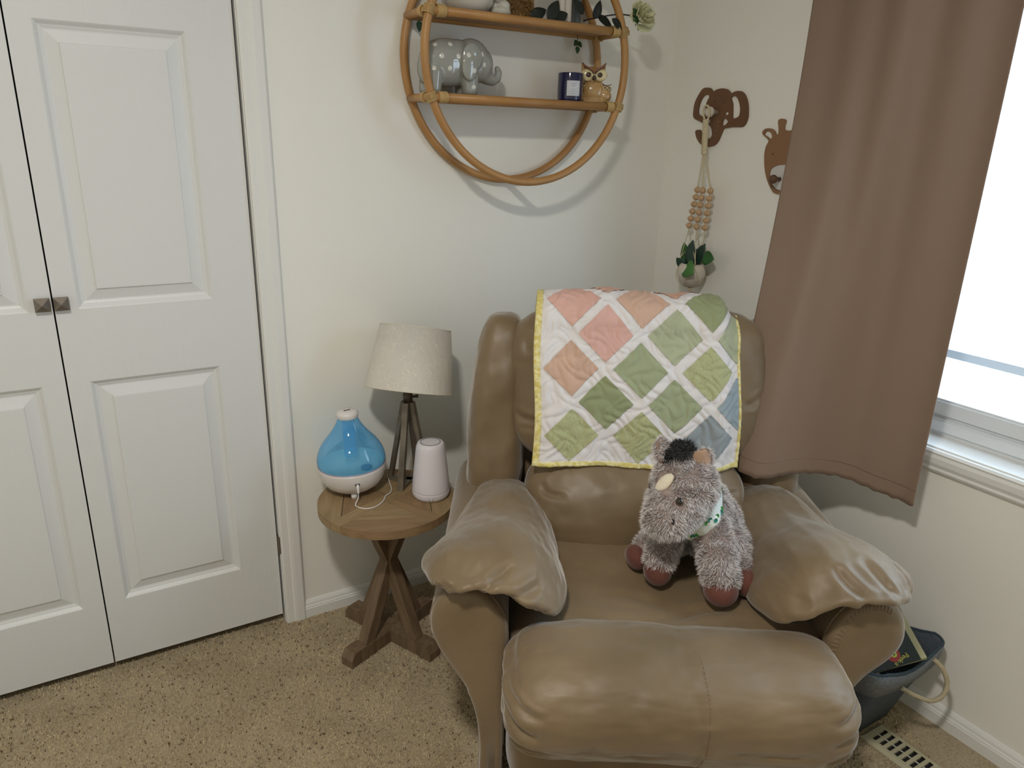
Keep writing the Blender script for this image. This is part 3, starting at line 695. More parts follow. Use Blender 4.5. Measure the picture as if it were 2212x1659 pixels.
hoof((.302, 1.514, .4800), (.024, .036, .028), 'Z', 20); hoof((.530, 1.418, .4830), (.028, .036, .0315), 'Z', -8)
for c, r in (((.342, 1.421, .481), .026), ((.466, 1.345, .484), .030)):
    tube('hoof_seam', [D(c[0]-r*.8, c[1]+.012, c[2]+.004), D(c[0]-r*.3, c[1]+.0025, c[2]), D(c[0]+r*.3, c[1]+.003, c[2]-.002), D(c[0]+r*.8, c[1]+.013, c[2]+.004)], .0009, mat('hoof_seam', '3c1f19', .9), dk, 5)
# ears
def ear(c, ax, up, sz, ang):
    M = frame_at(D(*c), ax, up)
    n = 11; V = []; F = []
    for i in range(n):
        t = i/(n-1); wd = sz*.52*math.sin(min(1, t*1.25+.18)*PI*.5)*(1-t**3.2)**.5+.001
        for j in range(7):
            a = (j/6-.5)*2; V.append(M @ Vector((a*wd, t*sz*1.5, -.35*wd*a*a*1.6-t*t*.010)))
    for i in range(n-1):
        for j in range(6): F.append((i*7+j, i*7+j+1, (i+1)*7+j+1, (i+1)*7+j))
    o = from_np('ear', np.array([tuple(v) for v in V]), F, mat('ear_lining', 'b09078', .9, var=.15, vscale=50, sheen=.5), dk)
    s = o.modifiers.new('s', 'SOLIDIFY'); s.thickness = .010; s.offset = 1
    return o
earR = ear((.418, 1.452, .738), (.9, .15, .25), (.28, -.12, .95), .030, 0)
earL = ear((.342, 1.480, .735), (.6, .75, .0), (-.20, .1, 1), .036, 0)
# bake solidify so that fur can be grown on it
def bake(o):
    dg = bpy.context.evaluated_depsgraph_get(); dg.update(); me = bpy.data.meshes.new_from_object(o.evaluated_get(dg)); o.modifiers.clear(); o.data = me
bake(earR); bake(earL)
def fur(name, src, count, length, wd, m, parent, root, tip, reg=None, down=(0, -.25, -.6), jitter=.45, patch=None):
    me = src.data; me.calc_loop_triangles()
    n = len(me.vertices); co = np.empty(n*3); me.vertices.foreach_get('co', co); co = co.reshape(-1, 3); no = np.empty(n*3); me.vertices.foreach_get('normal', no); no = no.reshape(-1, 3)
    k = len(me.loop_triangles); tri = np.empty(k*3, int); me.loop_triangles.foreach_get('vertices', tri); tri = tri.reshape(-1, 3)
    A, B, C_ = co[tri[:, 0]], co[tri[:, 1]], co[tri[:, 2]]; ar = np.linalg.norm(np.cross(B-A, C_-A), axis=1)
    pick = rng.choice(k, count, p=ar/ar.sum()); r1 = np.sqrt(rng.random(count)); r2 = rng.random(count)
    wA, wB, wC = (1-r1), r1*(1-r2), r1*r2
    P = A[pick]*wA[:, None]+B[pick]*wB[:, None]+C_[pick]*wC[:, None]
    Nn = no[tri[pick, 0]]*wA[:, None]+no[tri[pick, 1]]*wB[:, None]+no[tri[pick, 2]]*wC[:, None]; Nn /= np.linalg.norm(Nn, axis=1)[:, None]
    if reg is not None:
        kk = reg(P); P, Nn = P[kk], Nn[kk]
    cnt = len(P)
    # clumps: neighbouring hairs lean the same way
    q = np.c_[np.sin(P[:, 0]*95+3*np.sin(P[:, 2]*60)), np.sin(P[:, 1]*88+3*np.sin(P[:, 0]*70)), np.sin(P[:, 2]*91+3*np.sin(P[:, 1]*66))]
    Dn = Nn*.75+np.array(down)*.55+q*.38+rng.normal(0, jitter*.35, (cnt, 3)); Dn /= np.linalg.norm(Dn, axis=1)[:, None]
    dot = (Dn*Nn).sum(1); Dn += Nn*np.maximum(0, .25-dot)[:, None]
    side = np.cross(Dn, rng.normal(0, 1, (cnt, 3))); side /= np.linalg.norm(side, axis=1)[:, None]
    Ls = length*rng.uniform(.6, 1.25, cnt); ws = wd*rng.uniform(.7, 1.3, cnt)
    v0 = P-side*ws[:, None]; v1 = P+side*ws[:, None]; mid = P+Dn*(Ls*.6)[:, None]; 
    Dd = Dn+np.array(down)*.3; tipp = P+Dn*(Ls*.55)[:, None]+Dd*(Ls*.45)[:, None]
    V = np.stack([v0, v1, mid+side*ws[:, None]*.75, mid-side*ws[:, None]*.75, tipp], 1).reshape(-1, 3)
    i = np.arange(cnt)*5
    quads = np.stack([i, i+1, i+2, i+3], 1); tris = np.stack([i+3, i+2, i+4], 1)
    mesh = bpy.data.meshes.new(name); mesh.vertices.add(len(V)); mesh.vertices.foreach_set('co', V.ravel())
    loops = np.concatenate([quads.ravel(), tris.ravel()]); mesh.loops.add(len(loops)); mesh.loops.foreach_set('vertex_index', loops.astype(np.int32))
    starts = np.concatenate([np.arange(cnt)*4, cnt*4+np.arange(cnt)*3]).astype(np.int32); mesh.polygons.add(2*cnt); mesh.polygons.foreach_set('loop_start', starts); mesh.update(calc_edges=True)
    rt, tp = np.array(lin(root)[:3]), np.array(lin(tip)[:3]); c_ = np.ones((cnt, 5, 4)); mb = np.sin(P[:, 0]*130+4*np.sin(P[:, 2]*75))*np.sin(P[:, 2]*120+4*np.sin(P[:, 1]*80+P[:, 0]*40)); vv = (rng.uniform(.75, 1.12, cnt)*(1-.42*np.clip(mb-.25, 0, 1)))[:, None]
    c_[:, 0, :3] = c_[:, 1, :3] = rt; c_[:, 2, :3] = c_[:, 3, :3] = rt*.15+tp*.85*vv; c_[:, 4, :3] = tp*vv
    if patch is not None:
        kk, cc = patch(P); c_[kk, :, :3] = np.array(lin(cc)[:3])*vv[kk][:, :, None]
    ca = mesh.color_attributes.new('fur', 'FLOAT_COLOR', 'POINT'); ca.data.foreach_set('color', np.clip(c_, 0, 1).reshape(-1))
    if m.name not in mesh.materials: mesh.materials.append(m)
    mesh.shade_smooth()
    o = bpy.data.objects.new(name, mesh); COL.objects.link(o); o.parent = parent; o['kind'] = 'stuff'; return o
HO = [D(.342, 1.460, .474), D(.466, 1.386, .478), D(.302, 1.514, .474), D(.530, 1.418, .477)]
C0 = Vector(D(.421, 1.503, .617)); axn = Vector((-.70, -.18, .66)).normalized(); KR = .0760
bpy.context.view_layer.update()
def on_body(d):
    hit, loc, nr, _ = body.ray_cast(Vector(D(0, 0, 1.4)), Vector(d).normalized()); return (loc, nr) if hit else (Vector((0, 0, 0)), Vector((0, -1, 0)))
eyeP, eyeN = on_body((.2313, .901, -.4604)); nosP, nosN = on_body((.2232, .8924, -.4863)); blzP, blzN = on_body((.2118, .9089, -.4364)); forP, forN = on_body((.229, .9203, -.4040))
def body_reg(P):
    k = np.ones(len(P), bool)
    for h in HO: k &= np.linalg.norm(P-np.array(h), axis=1) > .037
    k &= np.linalg.norm(P-np.array(eyeP), axis=1) > .0105
    k &= np.linalg.norm(P-np.array(nosP), axis=1) > .006
    d = (P-np.array(blzP))/np.array([.015, .04, .022]); k &= np.linalg.norm(d, axis=1) > 1
    w_ = (P-np.array(C0))@np.array(axn); k &= ~((np.abs(w_) < .014) & (np.linalg.norm(P-np.array(C0), axis=1) < .09))
    return k
fur('fur', body, 60000, .0125, .00060, M_FUR, dk, '8f7f7b', 'eee8e6', body_reg)
fur('ear_fur', earR, 2600, .011, .0006, M_FUR, dk, '8f7f7b', 'eee8e6', lambda P: (P@np.array([0, 1, 0])) > D(0, 1.449, 0)[1])
fur('ear_fur', earL, 2600, .011, .0006, M_FUR, dk, '8f7f7b', 'eee8e6', lambda P: (P@np.array([0, 1, 0])) > D(0, 1.468, 0)[1])
# black forelock
fl = ball('forelock', tuple(forP+Vector((.004, .012, .004))), (.027, .019, .015), mat('black_fur', '101012', .8), dk, rotv('Y', -22))
fur('forelock_fur', fl, 5200, .020, .0008, M_FUR, dk, '0a0a0c', '1b1b20', None, down=(-.1, -.5, -.1), jitter=.7)
M_GLOSS = mat('black_gloss', '0b0909', .08, coat=1)
mat('brown_eye', '1d0f09', .05, coat=1)
ball('eye', tuple(eyeP+eyeN*.004), .0085, MATS['brown_eye'], dk)
_, ep2, en2, _ = body.closest_point_on_mesh(Vector(D(.30, 1.455, .70))); ball('eye', tuple(ep2+en2*.003), .0085, MATS['brown_eye'], dk)
ball('nostril', tuple(nosP+nosN*.0015), (.0035, .005, .0055), mat('nostril', '241a1a', .9), dk)
zf = blzN.to_track_quat('Z', 'Y').to_matrix().to_4x4()
ball('blaze', tuple(blzP+blzN*.002), (.0150, .0270, .008), mat('cream_blaze', 'e6dcc6', .9, bump=.6, bscale=300, sheen=.4), dk, zf @ rotv('Z', -28))
M_KER = mat('kerchief_white', 'e8ece2', .8, bump=.3, bscale=500)
e1 = axn.cross(Vector((0, 0, 1))).normalized(); e2 = axn.cross(e1).normalized()
NV = []; nseg = 60; RR = []
for i in range(nseg):
    a = 2*PI*i/nseg; d = e1*math.cos(a)+e2*math.sin(a); best = .058
    for w_ in (-.014, 0, .014):
        hit, loc, nr, _ = body.ray_cast(C0+axn*w_+d*.088, -d)
        if hit: best = max(best, min((loc-C0-axn*w_).dot(d), .084))
    RR.append(best+.006)
RR = [sum(RR[(i+k) % nseg] for k in range(-3, 4))/7 for i in range(nseg)]
def kr(a): x = (a/(2*PI) % 1)*nseg; i = int(x) % nseg; f_ = x-int(x); return RR[i]*(1-f_)+RR[(i+1) % nseg]*f_
for i in range(nseg):
    a = 2*PI*i/nseg; d = e1*math.cos(a)+e2*math.sin(a); r = RR[i]
    for w_, rr in ((-.020, -.002), (-.007, .003), (.007, .003), (.020, -.002)): NV.append(C0+d*(r+rr)+axn*w_)
NF = [(i*4+j, ((i+1) % nseg)*4+j, ((i+1) % nseg)*4+j+1, i*4+j+1) for i in range(nseg) for j in range(3)]
ker = from_np('neckerchief', np.array([tuple(v) for v in NV]), NF, M_KER, dk)
so = ker.modifiers.new('s', 'SOLIDIFY'); so.thickness = .003
for i in range(46):
    a = i*2.39996; w_ = (-.012, 0, .012)[i % 3]; d = e1*math.cos(a)+e2*math.sin(a); c = C0+d*(kr(a)+.0044-(.0014 if w_ else 0))+axn*w_
    M = frame_at(c, axn, d.cross(axn)); 
    lathe('spot', [(0, .0014), (.0044, .0012), (.0054, 0)], mat('spot_green' if i % 2 else 'spot_teal', '3f8f3c' if i % 2 else '2f7f74', .8), dk, 10, None, frame_at(c, axn, axn.cross(d)))
# ------------------------------------------------------------------ side table
M_WOODA = mat('rustic_wood_light', 'a08763', .62, var=.35, vscale=9, col2='85704e', stretch=(1, 9, 9), bump=.35, bscale=60)
M_WOODB = mat('rustic_wood_warm', '967a58', .62, var=.35, vscale=9, col2='7d6548', stretch=(1, 9, 9), bump=.35, bscale=60)
M_WOODC = mat('rustic_wood_dark', '7d6850', .65, var=.35, vscale=7, col2='5f4c38', stretch=(9, 9, 1.2), bump=.35, bscale=60)
TA = math.radians(248.6)          # the table's front faces this way
TC = (-1.099, -0.213); TZ = 0.452; TR = 0.187
tab = thing('side_table', 'round rustic wooden side table with crossed legs beside the recliner', 'table', (TC[0], TC[1], 0), TA+PI/2)
def clip_poly(poly, nx, ny, c):
    """keep nx*x+ny*y <= c"""
    out = []
    for i in range(len(poly)):
        a, b_ = poly[i], poly[(i+1) % len(poly)]; da = nx*a[0]+ny*a[1]-c; db = nx*b_[0]+ny*b_[1]-c
        if da <= 0: out.append(a)
        if (da < 0 < db) or (db < 0 < da): t = da/(da-db); out.append((a[0]+(b_[0]-a[0])*t, a[1]+(b_[1]-a[1])*t))
    return out
circ = [(TR*math.cos(2*PI*k/96), TR*math.sin(2*PI*k/96)) for k in range(96)]
g = .0007; bw = .019
def plank(cl, m, ang):
    # vertices rotated so that the grain runs along local x
    poly = circ
    for nx, ny, c in cl: poly = clip_poly(poly, nx, ny, c)
    if len(poly) < 3: return
    ca, sa = math.cos(-ang), math.sin(-ang); q = [(x*ca-y*sa, x*sa+y*ca) for x, y in poly]
    bm = bmesh.new(); add_prism(bm, q, TZ-.024, TZ+rng.uniform(-.0004, .0004)); top = [e for e in bm.edges if e.verts[0].co.z > TZ-.01 and e.verts[1].co.z > TZ-.01]
    bmesh.ops.bevel(bm, geom=top, offset=.0008, segments=1, affect='EDGES')
    o = from_bm('plank', bm, m, tab); o.rotation_euler = (0, 0, ang); return o
r2 = math.sqrt(.5)
for k in range(4):
    a = k*PI/2-PI/2; nx, ny = math.cos(a), math.sin(a)          # sector direction
    l = (-(nx*r2-ny*r2), -(nx*r2+ny*r2)); r_ = (-(nx*r2+ny*r2), -(-nx*r2+ny*r2))
    base_ = [(l[0], l[1], -bw-g), (r_[0], r_[1], -bw-g)]
    gr = a+PI/2
    m = M_WOODA if k % 2 == 0 else M_WOODB
    plank(base_+[(nx, ny, .118-g)], m, gr)
    plank(base_+[(-nx, -ny, -.118-g)], M_WOODB if k % 2 == 0 else M_WOODA, gr)
for k in range(2):                                               # boards on the diagonals
    a = PI/4+k*PI/2; nx, ny = math.cos(a+PI/2), math.sin(a+PI/2); tx, ty = math.cos(a), math.sin(a)
    if k == 0: plank([(nx, ny, bw), (-nx, -ny, bw)], M_WOODA, a)
    else:
        plank([(nx, ny, bw), (-nx, -ny, bw), (tx, ty, -bw-g)], M_WOODB, a); plank([(nx, ny, bw), (-nx, -ny, bw), (-tx, -ty, -bw-g)], M_WOODB, a)
def bar(name, p0, p1, wd, th, m, parent, up=(0, 0, 1), mat_len=True):
    p0, p1 = Vector(p0), Vector(p1); d = p1-p0; L = d.length; M = frame_at(p0, (1, 0, 0), (0, 1, 0))
    z = d.normalized(); x = Vector(up).cross(z); x = x.normalized() if x.length > 1e-4 else Vector((1, 0, 0)); y = z.cross(x)
    R = Matrix(((x.x, y.x, z.x, p0.x), (x.y, y.y, z.y, p0.y), (x.z, y.z, z.z, p0.z), (0, 0, 0, 1)))
    bm = bmesh.new(); add_box(bm, -wd/2, wd/2, -th/2, th/2, 0, L, .0015); o = from_bm(name, bm, m, parent); o.matrix_local = R; return o
for k in range(2):
    a = PI/4+k*PI/2; dx, dy = math.cos(a), math.sin(a); nx_, ny_ = -dy, dx
    # floor beam with bevelled ends, top beam
    prof = [(-.172, .001), (.172, .001), (.172, .024), (.158, .044), (.115, .044), (.113, .040), (-.113, .040), (-.115, .044), (-.158, .044), (-.172, .024)]
    segs = [prof] if k == 0 else [[p for p in prof if p[0] < 0]+[(-.0215, .040)][:0], [p for p in prof if p[0] > 0]]
    bm = bmesh.new(); M = Matrix(((dx, 0, nx_, 0), (dy, 0, ny_, 0), (0, 1, 0, 0), (0, 0, 0, 1)))
    if k == 0: add_prism(bm, prof, -.0215, .0215, M)
    else:
        add_prism(bm, [(-.172, .001), (-.0215, .001), (-.0215, .040), (-.113, .040), (-.115, .044), (-.158, .044), (-.172, .024)], -.0215, .0215, M)
        add_prism(bm, [(.172, .001), (.172, .024), (.158, .044), (.115, .044), (.113, .040), (.0215, .040), (.0215, .001)], -.0215, .0215, M)
    from_bm('foot_beam', bm, M_WOODC, tab)
    bm = bmesh.new(); add_prism(bm, [(-.12, TZ-.052), (.12, TZ-.052), (.12, TZ-.0245), (-.12, TZ-.0245)], -.0175, .0175, M); from_bm('top_beam', bm, M_WOODC, tab)
    for s in (-1, 1):
        bar('leg', (dx*s*.098, dy*s*.098, .036), (-dx*s*.062, -dy*s*.062, TZ-.045), .036, .032, M_WOODC, tab, up=(nx_, ny_, 0))

# ------------------------------------------------------------------ lamp
lz = TZ+.0005; LC = (-1.004, -.149)
M_LMET = mat('antiqued_grey_metal', '8d8476', .45, metal=.45, var=.35, vscale=14, col2='5e564b', bump=.15, bscale=150)
lamp = thing('table_lamp', 'small table lamp with cream shade tilted on crossed metal frames', 'lamp', (LC[0], LC[1], lz))
for k in range(2):
    a = math.radians(43+90*k); dx, dy = math.cos(a), math.sin(a); b0, b1 = .066, .0185; ht = .247
    M = Matrix(((dx, 0, -dy, 0), (dy, 0, dx, 0), (0, 1, 0, 0), (0, 0, 0, 1))); bm = bmesh.new(); w_ = .0085; tk = .0110
    o_ = [(-b0, 0), (b0, 0), (b1, ht), (-b1, ht)]; i_ = [(-b0+.0140, tk), (b0-.0140, tk), (b1-.0095, ht-.010), (-b1+.0095, ht-.010)]
    for zz in (-w_, w_):
        for q in range(4): q2 = (q+1) % 4; bm.faces.new([bm.verts.new(M @ Vector((*p_, zz))) for p_ in (o_[q], o_[q2], i_[q2], i_[q])])
    for L in (o_, i_):
        for q in range(4): q2 = (q+1) % 4; bm.faces.new([bm.verts.new(M @ Vector(p_)) for p_ in ((*L[q], -w_), (*L[q2], -w_), (*L[q2], w_), (*L[q], w_))])
    bmesh.ops.remove_doubles(bm, verts=bm.verts, dist=1e-5); from_bm('frame', bm, M_LMET, lamp)
lathe('socket', [(0, ht-.004), (.013, ht-.004), (.0135, ht+.024), (.010, ht+.027), (.010, ht+.06), (0, ht+.06)], mat('dark_bronze', '574c44', .4, metal=.6), lamp, 20)
lathe('switch', [(0, 0), (.0035, 0), (.0035, .012), (.005, .013), (.005, .018), (0, .018)], MATS['dark_bronze'], lamp, 10, None, Matrix.Translation((.012, 0, ht+.012)) @ rotv('Y', 90))
M_SHADE = mat('cream_crackle_shade', 'd3cfc6', .65, var=.10, vscale=7, bump=.9, bscale=55, stretch=(1, 1, .45), sss=.1)
def shade_lines():
    m = M_SHADE; p = m.node_tree.nodes['Principled BSDF']; tc = node(m, 'ShaderNodeTexCoord'); n = node(m, 'ShaderNodeTexNoise'); n.inputs['Scale'].default_value = 34; n.inputs['Detail'].default_value = 5; n.inputs['Distortion'].default_value = 1.2; ln(m, tc.outputs['Object'], n.inputs[0])
    r = node(m, 'ShaderNodeValToRGB'); e = r.color_ramp.elements; e[0].position = .492; e[0].color = (0, 0, 0, 1); e.new(.5).color = (1, 1, 1, 1); e[2].position = .508; e[2].color = (0, 0, 0, 1); ln(m, n.outputs[0], r.inputs[0])
    old = p.inputs['Base Color'].links[0].from_socket; mx = node(m, 'ShaderNodeMix', data_type='RGBA'); ln(m, r.outputs[0], mx.inputs[0]); ln(m, old, mx.inputs[6]); mx.inputs[7].default_value = lin('efe7d2'); ln(m, mx.outputs[2], p.inputs['Base Color'])
shade_lines()
sax = Vector((.219, .206, .95)).normalized(); SM = frame_at((.001, -.008, .281), sax.orthogonal(), sax.cross(sax.orthogonal()))
if (SM.to_3x3() @ Vector((0, 0, 1))).dot(sax) < 0: SM = SM @ rotv('X', 180)
bm = bmesh.new(); add_lathe(bm, [(.124, 0), (.098, .177), (.0962, .177), (.1222, 0), (.124, 0)], 56, SM); from_bm('lamp_shade', bm, M_SHADE, lamp, True)
bm = bmesh.new()
for rr, zz in ((.1235, .0015), (.0975, .175)):
    bm = bmesh.new(); add_tube(bm, [SM @ Vector((rr*math.cos(2*PI*k/56), rr*math.sin(2*PI*k/56), zz)) for k in range(56)], .0016, 6, True); from_bm('shade_rim', bm, mat('shade_trim', 'cfc8b8', .7), lamp, True)
bm = bmesh.new()
for k in range(3): a = 2*PI*k/3; add_tube(bm, [SM @ Vector((0, 0, .03)), SM @ Vector((.098*math.cos(a), .098*math.sin(a), .160))], .0012, 5)
from_bm('shade_spider', bm, M_LMET, lamp)
ball('bulb', tuple(SM @ Vector((0, 0, .085))), (.024, .024, .034), mat('bulb_glass', 'eeeae0', .3), lamp)

# ------------------------------------------------------------------ humidifier
M_WPL = mat('white_plastic', 'dcd8d6', .28)
hum = thing('humidifier', 'blue teardrop humidifier with white base and cap on the side table', 'humidifier', (-1.160, -.120, TZ), 0, rot=(0, math.radians(-2.5), 0))
prof = [(0, .010), (.036, .010), (.056, .0135), (.074, .026), (.086, .044), (.0925, .064), (.0940, .078), (.0935, .084), (.090, .0845)]
lathe('base', prof, M_WPL, hum, 56)
for k in range(3): a = k*2*PI/3-1.9; lathe('foot', [(0, 0), (.0075, 0), (.009, .013), (0, .016)], M_WPL, hum, 14, (.056*math.cos(a), .056*math.sin(a), 0))
lathe('tray', [(0, .084), (.084, .084), (.089, .088), (.0905, .088), (.0905, .0835)], mat('pale_aqua_tray', 'a9cfd6', .35), hum, 48)
lathe('seal_ring', [(.0935, .0835), (.0942, .085), (.0935, .0865), (.0915, .0865)], mat('mauve_seal', 'a99aa8', .5), hum, 56)
M_BLUE = bpy.data.materials.new('blue_clear_plastic'); M_BLUE.use_nodes = True; nt = M_BLUE.node_tree; nt.nodes.clear()
o_ = node(M_BLUE, 'ShaderNodeOutputMaterial'); mx = node(M_BLUE, 'ShaderNodeMixShader'); tr = node(M_BLUE, 'ShaderNodeBsdfTransparent'); tr.inputs[0].default_value = (.72, .92, 1, 1)
gl = node(M_BLUE, 'ShaderNodeBsdfGlossy'); gl.inputs['Roughness'].default_value = .04; fr = schlick(M_BLUE, .05)
df = node(M_BLUE, 'ShaderNodeBsdfDiffuse'); df.inputs[0].default_value = lin('68c4ff'); m0 = node(M_BLUE, 'ShaderNodeMixShader'); lw = node(M_BLUE, 'ShaderNodeLayerWeight'); lw.inputs[0].default_value = .35
mr = node(M_BLUE, 'ShaderNodeMapRange'); mr.inputs[3].default_value = .26; mr.inputs[4].default_value = .62; ln(M_BLUE, lw.outputs['Facing'], mr.inputs[0]); ln(M_BLUE, mr.outputs[0], m0.inputs[0]); ln(M_BLUE, tr.outputs[0], m0.inputs[1]); ln(M_BLUE, df.outputs[0], m0.inputs[2])
ln(M_BLUE, fr.outputs[0], mx.inputs[0]); ln(M_BLUE, m0.outputs[0], mx.inputs[1]); ln(M_BLUE, gl.outputs[0], mx.inputs[2]); ln(M_BLUE, mx.outputs[0], o_.inputs[0])
tp = [(.0925, .086), (.0945, .096), (.0920, .112), (.085, .130), (.073, .149), (.058, .167), (.045, .184), (.035, .200), (.0285, .215), (.026, .226)]
tpc = [(p.x, p.y) for p in catmull([(a, b_, 0) for a, b_ in tp], 4)]
lathe('water_tank', tpc, M_BLUE, hum, 56)
lathe('mist_tube', [(.018, .105), (.0165, .16), (.0175, .222)], M_BLUE, hum, 28)
lathe('tank_filler', [(0, .0845), (.015, .0845), (.015, .090), (.012, .0915), (0, .0915)], mat('filler_blue', '2b6a90', .3), hum, 20, (.022, -.058, 0))
lathe('cap', [(.0285, .221), (.0305, .228), (.0295, .2345), (.024, .239), (0, .240)], M_WPL, hum, 40)
bm = bmesh.new(); add_box(bm, -.009, .009, -.0022, .0022, .2385, .2408, .0006); from_bm('mist_outlet', bm, mat('charcoal_slot', '2b2b2e', .6), hum)
pa = math.radians(-101); pr_ = Vector((math.cos(pa), math.sin(pa), 0)); PM = frame_at(tuple(pr_*.0875+Vector((0, 0, .0585))), Vector((0, 0, 1)).cross(pr_), (0, 0, 1))
bm = bmesh.new(); add_box(bm, -.0062, .0062, -.0050, .0050, -.004, .0035); po = from_bm('power_port', bm, mat('port_dark', '24282a', .5), hum); po.matrix_local = PM
M_WC = mat('white_cord', 'e4e2e2', .45)
# ---- cords
hc = hum; HB = Vector((-1.160, -.120, 0))
hq = pr_*.0925
tube('plug', [tuple(hq+Vector((0, 0, .058))), tuple(hq+pr_*.001+Vector((0, 0, .048))), tuple(hq+pr_*.0015+Vector((0, 0, .036))), tuple(hq+pr_*.001+Vector((0, 0, .030)))], [.0034, .0036, .0034, .0022], M_WC, hc, 12)
pts = [tuple(hq+pr_*.001+Vector((0, 0, .031))), tuple(hq+pr_*.0005+Vector((-.002, 0, .018))), (-.030, -.097, .0030), (-.022, -.118, .0018), (-.004, -.132, .0018), (.022, -.128, .0018), (.045, -.110, .0018), (.058, -.090, .0018), (.078, -.077, .0018), (.090, -.055, .0018), (.096, -.030, .0018), (.102, -.008, .0018), (.112, .030, .0018)]
hcord = tube('cord', catmull(pts, 8), .0014, M_WC, hc, 8)
# ------------------------------------------------------------------ night light
nl = thing('night_light', 'white rounded cone night light with ringed top on the side table', 'night light', (-.985, -.256, TZ), math.radians(-115))
np_ = [(0, .0005), (.040, .0005), (.047, .003), (.0512, .010), (.0525, .020), (.0518, .0235), (.0514, .0245), (.0517, .0255), (.0505, .045), (.0455, .095), (.0415, .132), (.0395, .148), (.0365, .157), (.031, .1615), (.0, .1625)]
lathe('body', [(p.x, p.y) for p in catmull([(a, b_, 0) for a, b_ in np_], 3)], mat('night_light_white', 'dcd8de', .38, sss=.15), nl, 56)
bm = bmesh.new(); add_tube(bm, [(.0268*math.cos(2*PI*k/48), .0268*math.sin(2*PI*k/48), .1621) for k in range(48)], .00085, 6, True); from_bm('touch_ring', bm, mat('ring_grey', '4a4850', .4), nl, True)
bm = bmesh.new()
a0 = math.radians(-115+115-12)  # logo bracket mark low on the front
for s in (-1, 1):
    c = .0050*s
    for q in (((c, .0065), (c, .0165)), ((c, .0165), (c+.0022*s, .0165)), ((c, .0065), (c+.0022*s, .0065)), ((c, .0105), (c-.0026*s, .0105))):
        add_tube(bm, [(math.sqrt(max(0, .0523**2-q_[0]**2)) - (.0018 if q_[1] < .01 else 0), q_[0], q_[1]) for q_ in q], .00035, 4)
from_bm('logo_mark', bm, mat('logo_grey', '5a5660', .5), nl)
NR = rotv('Z', 115)
tube('cord', [NR @ p_ for p_ in catmull([(.030, .044, .010), (.050, .048, .0125), (.072, .036, .008), (.086, .022, -.012), (.092, .012, -.06), (.088, .02, -.14), (.080, .05, -.22)], 8)], .0011, M_WC, nl, 8)
tube('cord', [NR @ p_ for p_ in catmull([(-.010, .048, .0016), (-.020, .058, .0016), (-.012, .075, .0016), (.000, .088, .0016), (.020, .095, .0016)], 8)], .0013, M_WC, nl, 8)
# ------------------------------------------------------------------ round rattan shelf
M_RAT = mat('rattan_pole', 'bb8f58', .42, var=.3, vscale=6, col2='a07341', stretch=(1, 1, 1), bump=.2, bscale=90)
M_RATW = mat('rattan_wrap', 'c8a972', .5, var=.2, vscale=30, bump=.3, bscale=200)
M_RATB = mat('rattan_board', 'a37a4a', .5, var=.3, vscale=10, col2='87602f', stretch=(.3, 4, 1), bump=.2, bscale=80)
SX, SZ, SR = -.626, 1.604, .3135; YB, YF = -.016, -.146
shelf = thing('rattan_shelf', 'round rattan wall shelf with two rings and two shelves', 'shelf', (SX, 0, SZ))
def ringpts(y, R, n=96): return [(R*math.sin(2*PI*k/n), y, -R*math.cos(2*PI*k/n)) for k in range(n)]
PR = .0108
tube('ring', ringpts(YB, SR), PR, M_RAT, shelf, 12, True); tube('ring', ringpts(YF, SR), PR, M_RAT, shelf, 12, True)
tube('strut', [(.0, YB, -SR), (.0, YF, -SR+.0)], PR*.9, M_RAT, shelf, 10)
SHZ = (-.105, .093)
for z in SHZ+(.24,):
    xh = math.sqrt(SR**2-z**2)
    tube('front_rail', [(-xh-.012, YF, z), (xh+.012, YF, z)], PR*1.02, M_RAT, shelf, 12)
    tube('back_rail', [(-xh, YB, z), (xh, YB, z)], PR*.8, M_RAT, shelf, 10)
    for s in (-1, 1): tube('side_rail', [(s*(xh+.004), YB, z), (s*(xh+.004), YF-.012, z)], PR*.95, M_RAT, shelf, 10)
    # board of split canes between the rails
    for k in range(5):
        y = YF+.018+k*(YB-YF-.030)/4.0; xe = xh-.012
        bm = bmesh.new(); add_box(bm, -xe, xe, y-.0110, y+.0110, z-.001, z+.0065, .002); from_bm('board', bm, M_RATB, shelf)
def wrap(name, c, ax, R, n, pitch, tr=.0016):
    ax = Vector(ax).normalized(); e1 = ax.orthogonal().normalized(); e2 = ax.cross(e1); pts = []
    for i in range(n*14): a = 2*PI*i/14; pts.append(Vector(c)+ax*((i/14-n/2)*pitch)+(e1*math.cos(a)+e2*math.sin(a))*R)
    tube(name, pts, tr, M_RATW, shelf, 5)
for z in SHZ+(.24,):
    xh = math.sqrt(SR**2-z**2)
    for s in (-1, 1):
        wrap('binding', (s*(xh-.030), YF, z), (1, 0, 0), PR+.0024, 8, .0030)
        wrap('binding', (s*(xh+.002), YF, z+.0), (.35*s*(-z/abs(z)), 0, 1), PR+.0032, 7, .0032)
        wrap('binding', (s*(xh+.004), YF+.030, z), (0, 1, 0), PR+.0016, 5, .0030) if s < 0 else wrap('binding', (s*(xh+.004), YB-.016, z), (0, 1, 0), PR+.0016, 4, .0030)
def SP(x, y, z): return Vector((SX+x, y, SZ+z))
Z1 = SZ+SHZ[0]+.0075; Z2 = SZ+SHZ[1]+.0075

